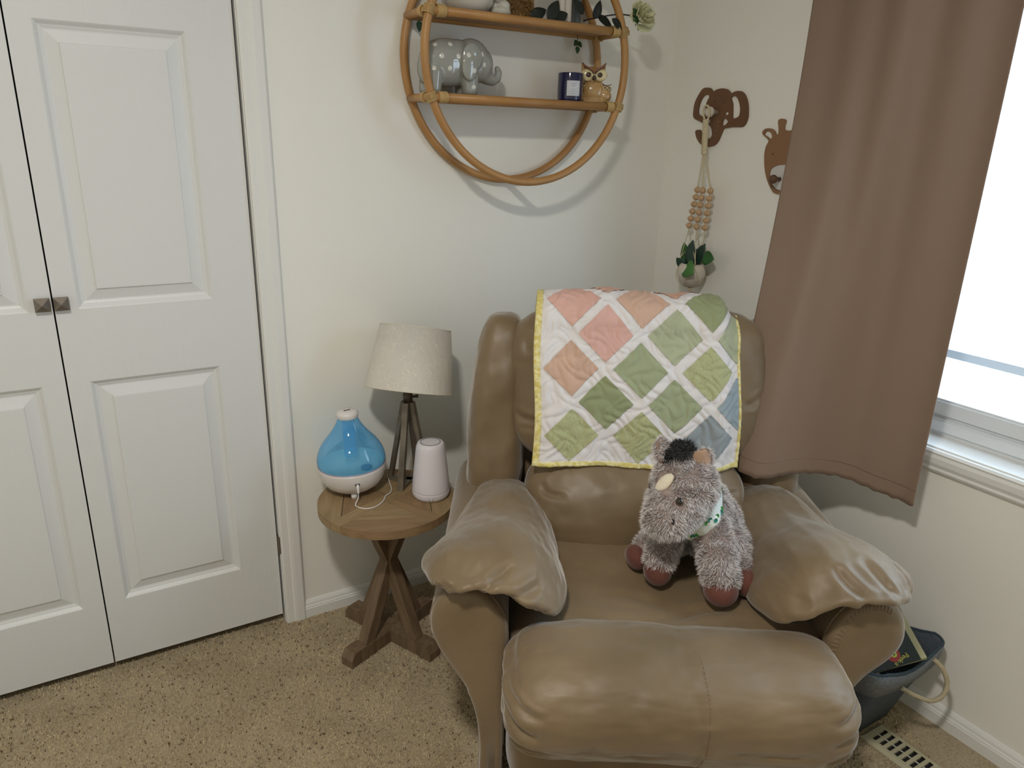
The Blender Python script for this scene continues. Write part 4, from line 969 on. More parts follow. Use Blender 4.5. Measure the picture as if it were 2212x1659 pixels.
# elephant bank
M_EL = mat('grey_glaze', '9a9c96', .12, coat=.8); M_DOT = mat('white_dot_glaze', 'd9d8d0', .15, coat=.6)
el = thing('elephant_bank', 'glossy grey ceramic elephant bank with white dots on the lower shelf', 'figurine', (-.826, -.073, Z1+.005))
E_ = organic('body', balls=[((-.020, 0, .076), (.078, .042, .060)), ((.052, 0, .084), (.056, .041, .057)), ((-.055, 0, .06), (.045, .038, .05)), ((.012, 0, .080), (.06, .042, .056)), ((.078, 0, .078), (.040, .034, .046))],
    caps=[((-.062, -.018, .05), .024, (-.066, -.020, .012), .0215), ((-.062, .018, .05), .024, (-.066, .020, .012), .0215), ((.040, -.018, .05), .025, (.040, -.020, .012), .0225), ((.040, .018, .05), .025, (.040, .020, .012), .0225),
          ((.080, 0, .072), .028, (.100, 0, .048), .019), ((.100, 0, .048), .019, (.118, 0, .040), .0135), ((.118, 0, .040), .0135, (.134, 0, .047), .0115), ((.134, 0, .047), .0115, (.139, 0, .062), .0095), ((.139, 0, .062), .0095, (.133, 0, .072), .008)], voxel=.0028, smooth=10, m=M_EL, parent=el)
for v in E_.data.vertices:
    if v.co.z < .001: v.co.z = .001
for s in (-1, 1):
    organic('ear', balls=[((.034, s*.043, .090), (.030, .008, .036)), ((.026, s*.046, .068), (.024, .008, .036))], voxel=.0025, smooth=6, m=M_EL, parent=el)
def dot_on(obj, o, d, r, m, parent, name='dot'):
    hit, loc, nr, _ = obj.ray_cast(Vector(o), Vector(d).normalized())
    if not hit: return
    M = frame_at(loc+nr*.0002, nr.orthogonal(), nr.cross(nr.orthogonal())); lathe(name, [(0, .0012), (r*.6, .0009), (r, 0)], m, parent, 14, None, M)
bpy.context.view_layer.update()
for x, z in ((-.062, .115), (-.022, .118), (-.050, .088), (-.072, .058), (-.028, .060), (-.046, .028), (.066, .100), (.040, .012+.006), (-.004, .09), (.075, .075)):
    dot_on(E_, (x, -.2, z), (0, 1, 0), .0062, M_DOT, el)
earl = [o for o in el.children if o.name.startswith('ear')][0]
for x, z in ((.020, .094), (.036, .058)): dot_on(earl, (x, -.2, z), (0, 1, 0), .0062, M_DOT, el)
ball('eye', (.0895, -.0255, .080), (.0016, .0012, .0028), M_GLOSS, el)

# navy candle
cn = thing('candle', 'navy blue glass jar candle with square white label beside the owl', 'candle', (-.462, -.092, Z1+.0005))
lathe('jar', [(0, 0), (.0335, 0), (.0355, .002), (.0358, .010), (.0362, .076), (.0355, .0785), (.0335, .0785), (.0328, .07), (.032, .012), (0, .010)], mat('navy_glass', '171a45', .08, coat=.6), cn, 44)
lathe('wax', [(0, .056), (.0318, .056), (.0318, .012)], mat('cream_wax', 'd9d2bd', .5), cn, 30)
bm = bmesh.new(); n = 9; a0, a1 = math.radians(-140), math.radians(-79)
for i in range(n-1):
    q = []
    for a in (a0+(a1-a0)*i/(n-1), a0+(a1-a0)*(i+1)/(n-1)): q.append((.0367*math.cos(a), .0367*math.sin(a)))
    bm.faces.new([bm.verts.new(v) for v in ((*q[0], .017), (*q[1], .017), (*q[1], .057), (*q[0], .057))])
bmesh.ops.remove_doubles(bm, verts=bm.verts, dist=1e-6); lb = from_bm('label_sticker', bm, mat('label_paper', 'cfd2da', .6), cn, True)
for k, (tx, sz) in enumerate((('FRESH', .0075), ('LINEN', .0075), ('candle', .0050))): pass
for k, wd in enumerate((.018, .010, .016, .020, .012)):
    am = (a0+a1)/2; h = wd/.0367/2; z = .049-k*.0055-(.004 if k > 1 else 0)
    tube('print_line', [(.0370*math.cos(a), .0370*math.sin(a), z) for a in (am-h, am-h/2, am, am+h/2, am+h)], .00035 if k > 1 else .0006, mat('label_print', 'a3a7b2', .7), lb, 4)

# owl figurine with two owlets
M_OWL = mat('tan_owl_glaze', 'c9a775', .2, var=.4, vscale=16, col2='ad8752', coat=.7); M_OWLC = mat('cream_glaze', 'ddd0a2', .2, coat=.7); M_OWLB = mat('dark_brown_glaze', '3a2118', .15, coat=.6); M_OWLP = mat('pinkish_brown_glaze', '8d5a4c', .25, coat=.5)
ow = thing('owl_figurine', 'tan ceramic owl figurine with big round eyes and two owlets', 'figurine', (-.378, -.085, Z1+.001), math.radians(-30))
ow.scale = (1.22, 1.15, 1.0)
OB = organic('body', balls=[((0, 0, .035), (.031, .026, .036)), ((0, 0, .078), (.030, .022, .024)), ((-.026, -.004, .024), (.014, .014, .020)), ((.030, -.004, .022), (.016, .015, .019)), ((.0, -.012, .006), (.030, .018, .008)),
     ((-.028, -.006, .046), (.010, .010, .010)), ((.033, -.006, .042), (.0125, .011, .011))], caps=[((-.020, 0, .092), .009, (-.027, 0, .108), .0035), ((.020, 0, .092), .009, (.026, 0, .106), .0035)], voxel=.002, smooth=5, m=M_OWL, parent=ow)
for s in (-1, 1):
    ball('eye_disc', (s*.0155, -.0205, .077), (.0160, .0065, .0165), M_OWLC, ow); ball('pupil', (s*.0135, -.0268, .077), (.0062, .0025, .0068), M_OWLB, ow)
    tube('brow', [(s*.001, -.026, .083), (s*.006, -.0265, .0905), (s*.015, -.023, .096), (s*.023, -.016, .102), (s*.0275, -.010, .110)], [.0018, .0026, .0030, .0026, .0012], M_OWLP, ow, 7)
    tube('brow_line', [(s*.002, -.0275, .078), (s*.0065, -.0290, .0872), (s*.015, -.0257, .0925), (s*.0235, -.018, .0985), (s*.0285, -.011, .110)], .0008, M_OWLB, ow, 5)
ball('beak', (0, -.0285, .0685), (.0050, .004, .0068), M_OWLB, ow)
for cx, cz, k in ((-.028, .047, .8), (.033, .043, 1.0)):
    for s in (-1, 1): ball('owlet_eye_disc', (cx+s*.0052*k, -.0155, cz+.001), (.0048*k, .0025, .0048*k), M_OWLC, ow); ball('owlet_pupil', (cx+s*.005*k, -.0178, cz+.001), (.0024*k, .0012, .0026*k), M_OWLB, ow)
    tube('owlet_brow', [(cx-.011*k, -.012, cz+.0120*k), (cx-.004*k, -.0158, cz+.0072*k), (cx, -.0165, cz+.0055*k), (cx+.004*k, -.0158, cz+.0072*k), (cx+.011*k, -.012, cz+.0115*k)], .0009, M_OWLB, ow, 5)
    ball('owlet_beak', (cx, -.0178, cz-.003), (.0012, .0012, .002), M_OWLB, ow)

# ---- upper shelf, mostly above the frame
M_CER = mat('off_white_ceramic', 'cbc7bd', .22, coat=.5)
lathe_o = lathe('pot', [(0, 0), (.030, 0), (.052, .008), (.066, .028), (.070, .055), (.064, .085), (.054, .10), (.050, .098), (.058, .07), (.055, .03), (0, .02)], M_CER, None, 40, (-.790, -.083, Z2)); tag(lathe_o, 'grey white rounded ceramic pot at left of the upper shelf', 'pot')
wf = thing('seashell', 'small rough white shell shaped ornament beside the rounded pot', 'ornament', (-.700, -.098, Z2))
organic('shell', balls=[((0, 0, .014), (.030, .022, .014)), ((.010, 0, .028), (.018, .016, .016)), ((-.016, .004, .024), (.012, .012, .012))], voxel=.0025, smooth=2, m=mat('rough_white', 'cfccc0', .7, bump=1.0, bscale=260), parent=wf)
hg = thing('straw_hedgehog', 'straw bristle ball ornament in the middle of the upper shelf', 'ornament', (-.640, -.095, Z2))
hb = ball('body', (0, 0, .030), (.034, .028, .030), mat('straw_core', '6f5230', .9), hg)
M_STRAW = bpy.data.materials.new('straw_bristle'); M_STRAW.use_nodes = True; at = node(M_STRAW, 'ShaderNodeAttribute', attribute_name='fur'); ln(M_STRAW, at.outputs['Color'], M_STRAW.node_tree.nodes['Principled BSDF'].inputs['Base Color'])
fur('bristles', hb, 2600, .014, .0007, M_STRAW, hg, '5a3c1c', 'b8935a', None, down=(0, 0, -.3), jitter=.8)
ow2 = tag(lathe('terracotta_cone', [(0, 0), (.016, 0), (.020, .03), (.016, .06), (0, .06)], mat('terracotta', '9c6338', .5), None, 20, (-.594, -.060, Z2)), 'small brown clay ornament behind the straw ball', 'ornament')
# white and grey animal legs (figurine standing on the shelf, its upper part above the frame)
def legs_fig(name, label, x, y, m, mm, h=.14):
    t = thing(name, label, 'figurine', (x, y, Z2))
    organic('body', balls=[((0, 0, h), (.032, .026, .034))], caps=[((-.012, -.006, h), .012, (-.012, -.008, .010), .0105), ((.012, -.004, h), .012, (.012, -.004, .010), .0105), ((.0, .012, h), .012, (.0, .014, .010), .0105), ((0, 0, h+.02), .012, (0, -.012, h+.08), .012)], voxel=.003, smooth=4, m=m, parent=t)
    ball('head', (0, -.018, h+.088), (.014, .020, .014), mm, t); return t
legs_fig('llama_figurine', 'white animal figurine standing on the upper shelf by dark leaves', -.502, -.100, mat('cream_white_ceramic', 'cfc7bb', .3, coat=.4), MATS['cream_white_ceramic'])
legs_fig('donkey_figurine', 'slate grey animal figurine standing next to the white one', -.458, -.083, mat('slate_ceramic', '4f5658', .35, coat=.4), MATS['slate_ceramic'])

# artificial rose spray with dark leaves and an ivy tip
M_LEAFD = mat('dark_green_leaf', '1d2820', .5, var=.4, vscale=20, col2='10140f'); M_LEAFM = mat('green_leaf', '355c34', .5, var=.3, vscale=30, col2='234225'); M_PETAL = mat('cream_petal', 'd6d4b2', .6, var=.12, vscale=20, col2='c6c79a')
def leaf_mesh(L, wd, fold=.25, droop=.2, n=8, tip=1.0):
    V = []; F = []
    for i in range(n+1):
        t = i/n; w_ = wd*math.sin(PI*min(1, t**.8))**.8*(1-.15*t)+.0003
        for j in range(5):
            a = (j-2)/2; V.append((a*w_, t*L, abs(a)*w_*fold-droop*L*t*t))
    for i in range(n):
        for j in range(4): F.append((i*5+j, i*5+j+1, (i+1)*5+j+1, (i+1)*5+j))
    return np.array(V), F
def put_leaf(name, p, d, up, L, wd, m, parent, fold=.25, droop=.2):
    V, F = leaf_mesh(L, wd, fold, droop); y = Vector(d).normalized(); u_ = Vector(up); x = y.cross(u_).normalized(); z = x.cross(y)
    M = Matrix(((x.x, y.x, z.x, p[0]), (x.y, y.y, z.y, p[1]), (x.z, y.z, z.z, p[2]), (0, 0, 0, 1)))
    o = from_np(name, np.array([tuple(M @ Vector(v)) for v in V]), F, m, parent); s = o.modifiers.new('s', 'SOLIDIFY'); s.thickness = .0007; return o
rs = thing('artificial_rose', 'cream artificial rose spray with dark leaves at right of the upper shelf', 'artificial flower', (-.40, -.10, Z2))
RP = Vector((.122, -.070, .036))     # bloom centre, local
stem = catmull([(-.025, .012, .020), (-.005, -.012, .026), (.05, -.045, .037), RP-Vector((.03, 0, .002))], 6)
tube('stem', stem, .0019, mat('dark_stem', '241c22', .6), rs, 6)
for p_, d_, L, wd in (((-.222, -.020, .004), (.86, -.1, .50), .060, .017), ((-.172, -.030, .004), (.55, -.1, .85), .062, .018), ((-.150, -.022, .004), (.8, -.1, .45), .055, .017), ((.0, -.02, .030), (.80, -.25, -.38), .058, .014), ((-.012, -.02, .022), (.25, -.3, .9), .05, .014), ((.028, -.050, .024), (.72, -.3, -.62), .046, .013), ((-.05, -.02, .03), (-.6, -.1, .7), .05, .014)):
    put_leaf('leaf', p_, d_, (0, -1, .35), L, wd, M_LEAFD, rs)
for d_ in ((-.65, -.2, .55), (-.55, -.3, -.55), (-.25, .3, .8), (-.1, -.1, -.9)): put_leaf('sepal', RP-Vector((.020, 0, 0)), d_, (0, -1, .2), .026, .007, M_LEAFM, rs)
def petal(c, ang, tilt, R, sz, twist=0):
    n = 9; V = []; F = []
    for i in range(n):
        t = i/(n-1)
        for j in range(n):
            a = (j/(n-1)-.5)*1.9; w_ = math.sin(.35+t*1.9)**.9
            r = R*(.35+.65*t)+.004*t*t; z = sz*t; aa = ang+a*w_*.75
            V.append((r*math.cos(aa), r*math.sin(aa), z-.004*t*t*(abs(a)**1.5)+(.003 if t > .85 else 0)*math.sin(a*5)))
    for i in range(n-1):
        for j in range(n-1): F.append((i*n+j, i*n+j+1, (i+1)*n+j+1, (i+1)*n+j))
    return np.array(V), F
axis = Vector((.05, -.92, .30)).normalized(); FM = frame_at(RP, axis.orthogonal(), axis.cross(axis.orthogonal()))
for ring_, (n, R, sz, off) in enumerate(((3, .008, .030, .004), (4, .014, .029, .001), (5, .022, .024, -.003), (6, .031, .014, -.004))):
    for k in range(n):
        V, F = petal(None, 2*PI*k/n+ring_*.6, 0, R, sz); V[:, 2] += off-.010; V *= 1.25
        o = from_np('petal', np.array([tuple(FM @ Vector(v)) for v in V]), F, M_PETAL, rs); s = o.modifiers.new('s', 'SOLIDIFY'); s.thickness = .0009
iv = thing('ivy_sprig', 'small green ivy sprig hanging behind the upper shelf', 'artificial plant', (-.40, -.012, Z2-.005))
tube('stem', [(0, -.008, .02), (.002, -.014, -.01), (0, -.016, -.035)], .0010, M_LEAFM, iv, 5)
for d_, p_ in (((-.5, -.3, -.6), (0, -.015, -.018)), ((.5, -.4, -.5), (0, -.015, -.022)), ((.05, -.3, -1), (0, -.016, -.034))): put_leaf('leaf', p_, d_, (0, -1, .3), .020, .008, M_LEAFM, iv)
iv2 = thing('ivy_sprig', 'green leaf tip peeking out behind the left rings of the shelf', 'artificial plant', (-.900, -.012, Z2-.005))
tube('stem', [(0, -.008, .02), (.002, -.012, -.02)], .0010, M_LEAFM, iv2, 5); put_leaf('leaf', (0, -.012, -.012), (.1, -.1, -1), (0, -1, .3), .026, .009, M_LEAFM, iv2)
# ------------------------------------------------------------------ wall hooks on the window wall
M_PLY = mat('brown_plywood', '755339', .6, var=.25, vscale=12, col2='65452d', stretch=(1, 1, .4), bump=.2, bscale=200)
M_PLYE = mat('brown_plywood_light', '8a6647', .6)
# wall drawing frame: x' = -Y (to the right in the photo), y' = Z, thickness towards the room (-X)
def wallM(y0, z0): return Matrix(((0, 0, -1, -.001), (-1, 0, 0, y0), (0, 1, 0, z0), (0, 0, 0, 1)))
def smooth2(pts, n=5): return [(p.x, p.y) for p in catmull([(a, b_, 0) for a, b_ in pts], n, True)]
def plate(name, outer, holes, th, m, parent, M):
    """flat board with real cut-outs"""
    c = bpy.data.curves.new('c', 'CURVE'); c.dimensions = '2D'; c.fill_mode = 'BOTH'
    for pl in [outer]+list(holes):
        s = c.splines.new('POLY'); s.points.add(len(pl)-1); s.use_cyclic_u = True
        for i, (x, y) in enumerate(pl): s.points[i].co = (x, y, 0, 1)
    c.extrude = th/2; c.bevel_depth = .0004
    o = bpy.data.objects.new('c', c); COL.objects.link(o); dg = bpy.context.evaluated_depsgraph_get(); dg.update(); me = bpy.data.meshes.new_from_object(o.evaluated_get(dg)); bpy.data.objects.remove(o)
    me.name = name; me.materials.clear(); me.transform(Matrix.Translation((0, 0, th/2))); me.transform(M); return link(name, me, m, parent)
# elephant head hook, centre (Y -.230, Z 1.50)
S_ = .00345      # metres per drawing unit
eh = thing('elephant_hook', 'brown plywood elephant head wall hook with round white peg', 'wall hook', (0, -.228, 1.500))
WM = wallM(0, 0)
def sc(pts, k=1, dx=0, dy=0): return [((x+dx)*k, (y+dy)*k) for x, y in pts]
# silhouette (units mm), x right, y up, around the head centre
head = smooth2([(-63, 69), (-43, 66), (-31, 57), (-15, 62), (7, 64), (29, 59), (43, 49), (56, 53), (77, 54), (95, 45), (108, 26), (115, 4), (117, -21), (110, -38), (98, -45), (67, -45), (46, -47), (29, -50), (22, -62), (13, -82), (1, -96), (-18, -102), (-41, -103), (-65, -93), (-82, -77), (-89, -57), (-69, -55), (-63, -69), (-50, -79), (-35, -81), (-20, -76), (-17, -63), (-27, -43), (-51, -35), (-78, -27), (-103, -17), (-107, 1), (-104, 28), (-89, 52), (-77, 65)], 3)
hl = smooth2([(-76, 39), (-60, 49), (-44, 44), (-54, 23), (-56, -8), (-62, -15), (-84, -7), (-86, 16)], 4)
hr = smooth2([(44, 36), (58, 42), (73, 33), (85, 9), (86, -10), (80, -18), (60, -21), (56, -2), (52, 21)], 4)
t1 = smooth2([(-45, -21), (-31, -24), (-28, -38), (-38, -33)], 3); t2 = smooth2([(28, -20), (43, -28), (38, -37), (23, -42), (21, -28)], 4)
K = .00100
plate('board', sc(head, K), [sc(hl, K), sc(hr, K), sc(t1, K), sc(t2, K)], .005, M_PLY, eh, WM)
for ex, ey in ((-17, 28), (17, 26)): lathe('eye', [(0, .0012), (.0016, .0010), (.002, 0)], M_OWLB, eh, 10, None, WM @ Matrix.Translation((ex*K, ey*K, .0058)))
for ex, ey in ((-39, -3), (38, -8)): lathe('cheek', [(0, .001), (.004, .0008), (.005, 0)], mat('wall_white_spot', 'cfccc0', .6), eh, 14, None, WM @ Matrix.Translation((ex*K, ey*K, .0058)) @ Matrix.Diagonal((1, .8, 1, 1)))
bm = bmesh.new()
for a, b_ in (((1, -30), (10, -31)), ((0, -42), (9, -43)), ((-2, -55), (7, -56)), ((-3, -70), (4, -72)), ((-75, -79), (-71, -87)), ((-62, -84), (-58, -92)), ((-51, -87), (-49, -97)), ((-40, -87), (-39, -97))): add_tube(bm, [WM @ Vector((a[0]*K, a[1]*K, .0062)), WM @ Vector((b_[0]*K, b_[1]*K, .0062))], .0006, 4)
from_bm('trunk_notches', bm, mat('notch_pale', 'b99c6e', .7), eh)['kind'] = 'stuff'
peg = lathe('peg', [(0, .004), (.007, .004), (.007, .022), (.010, .024), (.0145, .030), (.0155, .036), (.013, .042), (.006, .0455), (0, .046)], mat('peg_white', 'd3cbc0', .4), eh, 24, None, WM @ Matrix.Translation((-6*K, -3*K, 0)))
# giraffe head hook, half behind the curtain
gh = thing('giraffe_hook', 'brown plywood giraffe head wall hook half hidden behind the curtain', 'wall hook', (0, -.495, 1.372))
gs = -3          # the head's own middle
Gh = [(-85, 63), (-86, 72), (-76, 78), (-59, 78), (-46, 72), (-38, 62), (-31, 63), (-30, 70), (-32, 81), (-36, 95), (-35, 101), (-26, 104), (-13, 101), (-11, 94), (-13, 86), (-9, 74)]
Gd = [(-61, 47), (-68, 30), (-70, 8), (-65, -21), (-56, -47), (-44, -68), (-29, -86), (-14, -96)]
Lh = Gd[::-1]+Gh      # bottom to top on the left side
G = smooth2(Lh+[(2*gs+12-x, y) for x, y in Lh[::-1]], 3)
gl1 = smooth2([(-80, 61), (-77, 70), (-65, 72), (-55, 66), (-50, 56), (-57, 50), (-70, 57)], 3); gl2 = [(6-x, y) for x, y in gl1][::-1]
mz = smooth2([(3, -17), (-20, -20), (-38, -30), (-43, -46), (-38, -65), (-26, -79), (-12, -87), (3, -89), (18, -87), (32, -79), (44, -65), (49, -46), (44, -30), (26, -20)], 4)
KG = .00100
plate('board', sc(G, KG), [sc(gl1, KG), sc(gl2, KG), sc(mz, KG)], .005, M_PLYE, gh, WM)
plate('muzzle', sc(mz, KG*.97), [], .0025, mat('muzzle_white', 'cbc9c6', .5), gh, WM)
for ex in (-39, 45): lathe('eye', [(0, .0012), (.0018, .001), (.0022, 0)], M_OWLB, gh, 10, None, WM @ Matrix.Translation((ex*KG, 10*KG, .0058)))
lathe('peg', [(0, .002), (.006, .002), (.006, .018), (.010, .022), (.0125, .028), (.0115, .035), (.006, .038), (0, .0385)], mat('peg_brown', '5f3f2c', .5), gh, 20, None, WM @ Matrix.Translation((-6*KG, -57*KG, 0)))

# ------------------------------------------------------------------ macrame hanger, its beads and the plant it holds
M_CORD = mat('cream_cord', 'cdc1a2', .85, bump=.5, bscale=500)
M_BEAD = mat('wood_bead', 'c8a27a', .5, var=.2, vscale=60)
HX = -.052; HY = -.232; HZ = 1.488     # loop over the peg
mh = thing('macrame_hanger', 'cream macrame plant hanger with wooden beads on the elephant peg', 'plant hanger', (HX, HY, HZ))
def mt(name, pts, r=.0016, m=M_CORD, par=None, seg=6): return tube(name, catmull(pts, 5) if len(pts) > 2 else pts, r, m, par or mh, seg)
py, pz = -.222-HY, 1.496-HZ
mt('loop', [(.003, py-.0135, pz+.006), (.001, py-.006, pz+.017), (.001, py+.006, pz+.017), (.003, py+.0135, pz+.004), (.004, py+.010, pz-.012), (.004, py+.002, pz-.028)], .0030); mt('loop', [(.003, py-.0135, pz+.006), (.004, py-.012, pz-.010), (.004, py-.004, pz-.028)], .0030)
bm = bmesh.new()
for i in range(15):                      # knotted sinnet
    t = i/14; y = py-.002-.006*t; z = pz-.026-.083*t
    for s in (-1, 1): add_tube(bm, catmull([(.004, y-s*.010, z+.004), (-.004, y, z+.001), (.004, y+s*.0105, z-.004)], 3), .0031, 6)
    add_tube(bm, [(.007, y-.003, z+.006), (.007, y-.003, z-.006)], .0025, 6)
from_bm('knotted_cord', bm, M_CORD, mh, True)['kind'] = 'stuff'
bm = bmesh.new(); add_ball(bm, (.003, py-.008, pz-.116), (.009, .012, .010)); from_bm('knot', bm, M_CORD, mh, True)
zt = pz-.122; yb0 = py-.010
bead_cols = [(.004, -.217, -.196), (-.002, -.245, -.235), (.006, -.270, -.264)]      # x, then Y at the top and at the bottom bead of each strand
PZc = 1.008-HZ; PY = -.230-HY      # pot centre
for ci, (bx, y0_, y1_) in enumerate(bead_cols):
    y0_ -= HY; y1_ -= HY
    for s in (-.0025, .0025): mt('strand', [(bx*.2, yb0+(y0_-yb0)*.15+s, zt), (bx*.7, yb0+(y0_-yb0)*.6+s, zt-.06), (bx, y0_+s, 1.278-HZ)], .0013)
    for k in range(6):
        z = 1.268-HZ-k*.0222; y = y0_+(y1_-y0_)*k/5
        ball('bead', (bx, y, z), .0098, M_BEAD, mh, None, 14, 10)
        for s in (-1, 1): mt('strand', [(bx-.001, y, z+.0105), (bx-.005, y+s*.0105, z), (bx-.001, y, z-.0105)], .0011, seg=5)
    y6 = y1_; z6 = 1.268-HZ-.123
    for s in (-1, 1):
        a = 2*PI*(ci/3)+s*PI/3+PI*.95; q = (.043*math.cos(a)*.9, PY+.043*math.sin(a), PZc+.030)
        mt('strand', [(bx, y6, z6), (q[0]*.9, q[1], q[2]+.02), q], .0013)
        mt('strand', [q, (.0475*math.cos(a-s*PI/8), PY+.0475*math.sin(a-s*PI/8), PZc-.005), (.032*math.cos(a-s*PI/5), PY+.032*math.sin(a-s*PI/5), PZc-.034), (0, PY, PZc-.046)], .0012)
mt('tail', [(0, PY, PZc-.044), (.001, PY, PZc-.07), (.002, PY+.001, PZc-.13)], .0040)
bm = bmesh.new(); add_ball(bm, (0, PY, PZc-.049), (.006, .006, .007)); from_bm('knot', bm, M_CORD, mh, True)
hpn = thing('hanging_plant', 'small round white pot with green leaves in the macrame hanger', 'potted plant', (HX, -.230, 1.008))
hpn.scale = (1.36, 1.36, 1.3)
lathe('pot', [(0, -.0325), (.012, -.031), (.025, -.022), (.0325, -.004), (.033, .008), (.029, .020), (.024, .026), (.0215, .025), (.026, .015), (0, .012)], mat('white_pot', 'cfc6b9', .35), hpn, 36)
M_L1 = mat('leaf_dark_teal', '2d4a3a', .5, var=.3, vscale=60, col2='1f3a33'); M_L2 = mat('leaf_bright', '4f8a3c', .55, var=.3, vscale=40, col2='3b7030'); M_L3 = mat('leaf_mid', '2f6a2b', .5, var=.3, vscale=40, col2='22531f')
for p_, d_, L, wd, m in (((-.004, .006, .018), (-.1, .45, 1), .060, .017, M_L3), ((-.008, -.002, .018), (-.15, -.05, 1), .066, .019, M_L1), ((.004, -.006, .018), (.1, -.2, 1), .06, .019, M_L1),
                         ((-.024, -.004, .022), (-.35, -.75, -.22), .044, .023, M_L2), ((-.006, -.038, .046), (-.1, -1, .05), .034, .018, M_L3), ((.010, .010, .018), (.4, .4, .9), .05, .015, M_L1), ((-.01, .012, .016), (-.5, .5, .6), .03, .012, M_L1)):
    put_leaf('leaf', p_, d_, (-1, .0, .25), L, wd, m, hpn, .12, .12)
tube('twig', [(-.002, -.01, .018), (-.004, -.028, .032), (-.006, -.042, .046)], .001, M_LEAFM, hpn, 5)

# ------------------------------------------------------------------ curtain
M_CUR = bpy.data.materials.new('taupe_curtain'); M_CUR.use_nodes = True; p = M_CUR.node_tree.nodes['Principled BSDF']
p.inputs['Base Color'].default_value = lin('8c7666'); p.inputs['Roughness'].default_value = .55; p.inputs['Sheen Weight'].default_value = .35; p.inputs['Sheen Roughness'].default_value = .35
tc = node(M_CUR, 'ShaderNodeTexCoord'); wv = node(M_CUR, 'ShaderNodeTexNoise'); wv.inputs['Scale'].default_value = 900; ln(M_CUR, tc.outputs['Object'], wv.inputs[0]); b = node(M_CUR, 'ShaderNodeBump'); b.inputs['Strength'].default_value = .12; b.inputs['Distance'].default_value = .001; ln(M_CUR, wv.outputs[0], b.inputs['Height']); ln(M_CUR, b.outputs[0], p.inputs['Normal'])
tl = node(M_CUR, 'ShaderNodeBsdfTranslucent'); tl.inputs[0].default_value = lin('8c7666'); mx = node(M_CUR, 'ShaderNodeMixShader'); mx.inputs[0].default_value = .10
out = M_CUR.node_tree.nodes['Material Output']; ln(M_CUR, p.outputs[0], mx.inputs[1]); ln(M_CUR, tl.outputs[0], mx.inputs[2]); ln(M_CUR, mx.outputs[0], out.inputs[0])
cur = thing('curtain', 'long taupe curtain panel hanging beside the window onto the chair', 'curtain', (-.09, -.84, 2.16))
hem = [(-.372, -.726, .625), (-.360, -.775, .608), (-.330, -.828, .600), (-.255, -.862, .612), (-.195, -.890, .612), (-.150, -.945, .608), (-.128, -1.010, .598), (-.112, -1.060, .592), (-.106, -1.097, .590)]
hemc = catmull(hem, 16); hl_ = [0]
for a, b_ in zip(hemc[:-1], hemc[1:]): hl_.append(hl_[-1]+(a-b_).length)
hl_ = np.array(hl_)/hl_[-1]; hemA = np.array([tuple(p_) for p_ in hemc])
nu, nv_ = 110, 120; uu = np.linspace(0, 1, nu); V = []
H_ = np.stack([np.interp(uu, hl_, hemA[:, k]) for k in range(3)], 1)
zt = 2.14
for j in range(nv_):
    t = j/(nv_-1)                       # 0 at the rod, 1 at the hem
    topY = -.578-.512*uu; topX = -.090-.006*np.sin(uu*2*PI*4.0+.6)
    f_ = t**1.55
    z = zt+(H_[:, 2]-zt)*t
    X = topX*(1-f_)+H_[:, 0]*f_; Y = topY*(1-t)+H_[:, 1]*t
    fold = (1-t*.6)*.011*np.sin(uu*2*PI*1.35+.4+.5*t)+.003*np.sin(uu*2*PI*3.3+t*1.2)
    X = X+fold*math.sin(min(1, t*3+.3)*PI/2)
    if t > .965: X = X+.0010*np.sin(uu*2*PI*13)*((t-.965)/.035); z = z+(.0012*np.sin(uu*2*PI*13+1)+.0010*np.sin(uu*2*PI*21.7+2)*np.sin(uu*9))*((t-.965)/.035)
    V.append(np.c_[X+.09, Y+.84, z-2.16])
V = np.concatenate(V); F = [(j*nu+i, j*nu+i+1, (j+1)*nu+i+1, (j+1)*nu+i) for j in range(nv_-1) for i in range(nu-1)]
cp = from_np('panel', V, F, M_CUR, cur); s = cp.modifiers.new('s', 'SOLIDIFY'); s.thickness = .0016
# hem fold doubled cloth with its stitch line
r_ = int(nv_*.972); hv = V.reshape(nv_, nu, 3)
tube('hem_stitch', [tuple(hv[r_, i]+np.array([-.0018, -.0004, 0])) for i in range(0, nu, 1)], .0007, mat('taupe_thread', '6e5846', .8), cur, 4)
rod = thing('curtain_rod', 'dark curtain rod above the window, above the frame', 'curtain rod', (-.09, -1.37, 2.16))
tube('pole', [(0, .90, 0), (0, -.90, 0)], .009, mat('rod_black', '242220', .4, metal=.7), rod, 14)
for y in (.78, -.78): box('bracket', -.006, .0895, y-.008, y+.008, -.012, .012, MATS['rod_black'], rod)

# ------------------------------------------------------------------ floor vent
M_VENT = mat('almond_enamel', 'b9b497', .35, var=.12, vscale=30); vent = thing('floor_vent', 'almond metal floor register in the carpet below the window', 'floor vent', (-.181, -1.30, 0))
bm = bmesh.new(); X0, X1, Y0, Y1 = -.044, .044, -.16, .150; hx = .0265
rowsY = []; y = .128
while y > -.135: rowsY.append((y, y-.0105)); y -= .0195
def vq(x0, x1, y0, y1, z=.0075): bm.faces.new([bm.verts.new(v) for v in ((x0, y0, z), (x1, y0, z), (x1, y1, z), (x0, y1, z))])
vq(-hx-.009, -hx, Y0+.008, Y1-.008); vq(hx, hx+.009, Y0+.008, Y1-.008)
edges = [Y1-.008]+[v for r in rowsY for v in r]+[Y0+.008]
for k in range(0, len(edges), 2): vq(-hx, hx, edges[k+1], edges[k])
o4 = [(X0, Y0), (X1, Y0), (X1, Y1), (X0, Y1)]; i4 = [(-hx-.009, Y0+.008), (hx+.009, Y0+.008), (hx+.009, Y1-.008), (-hx-.009, Y1-.008)]
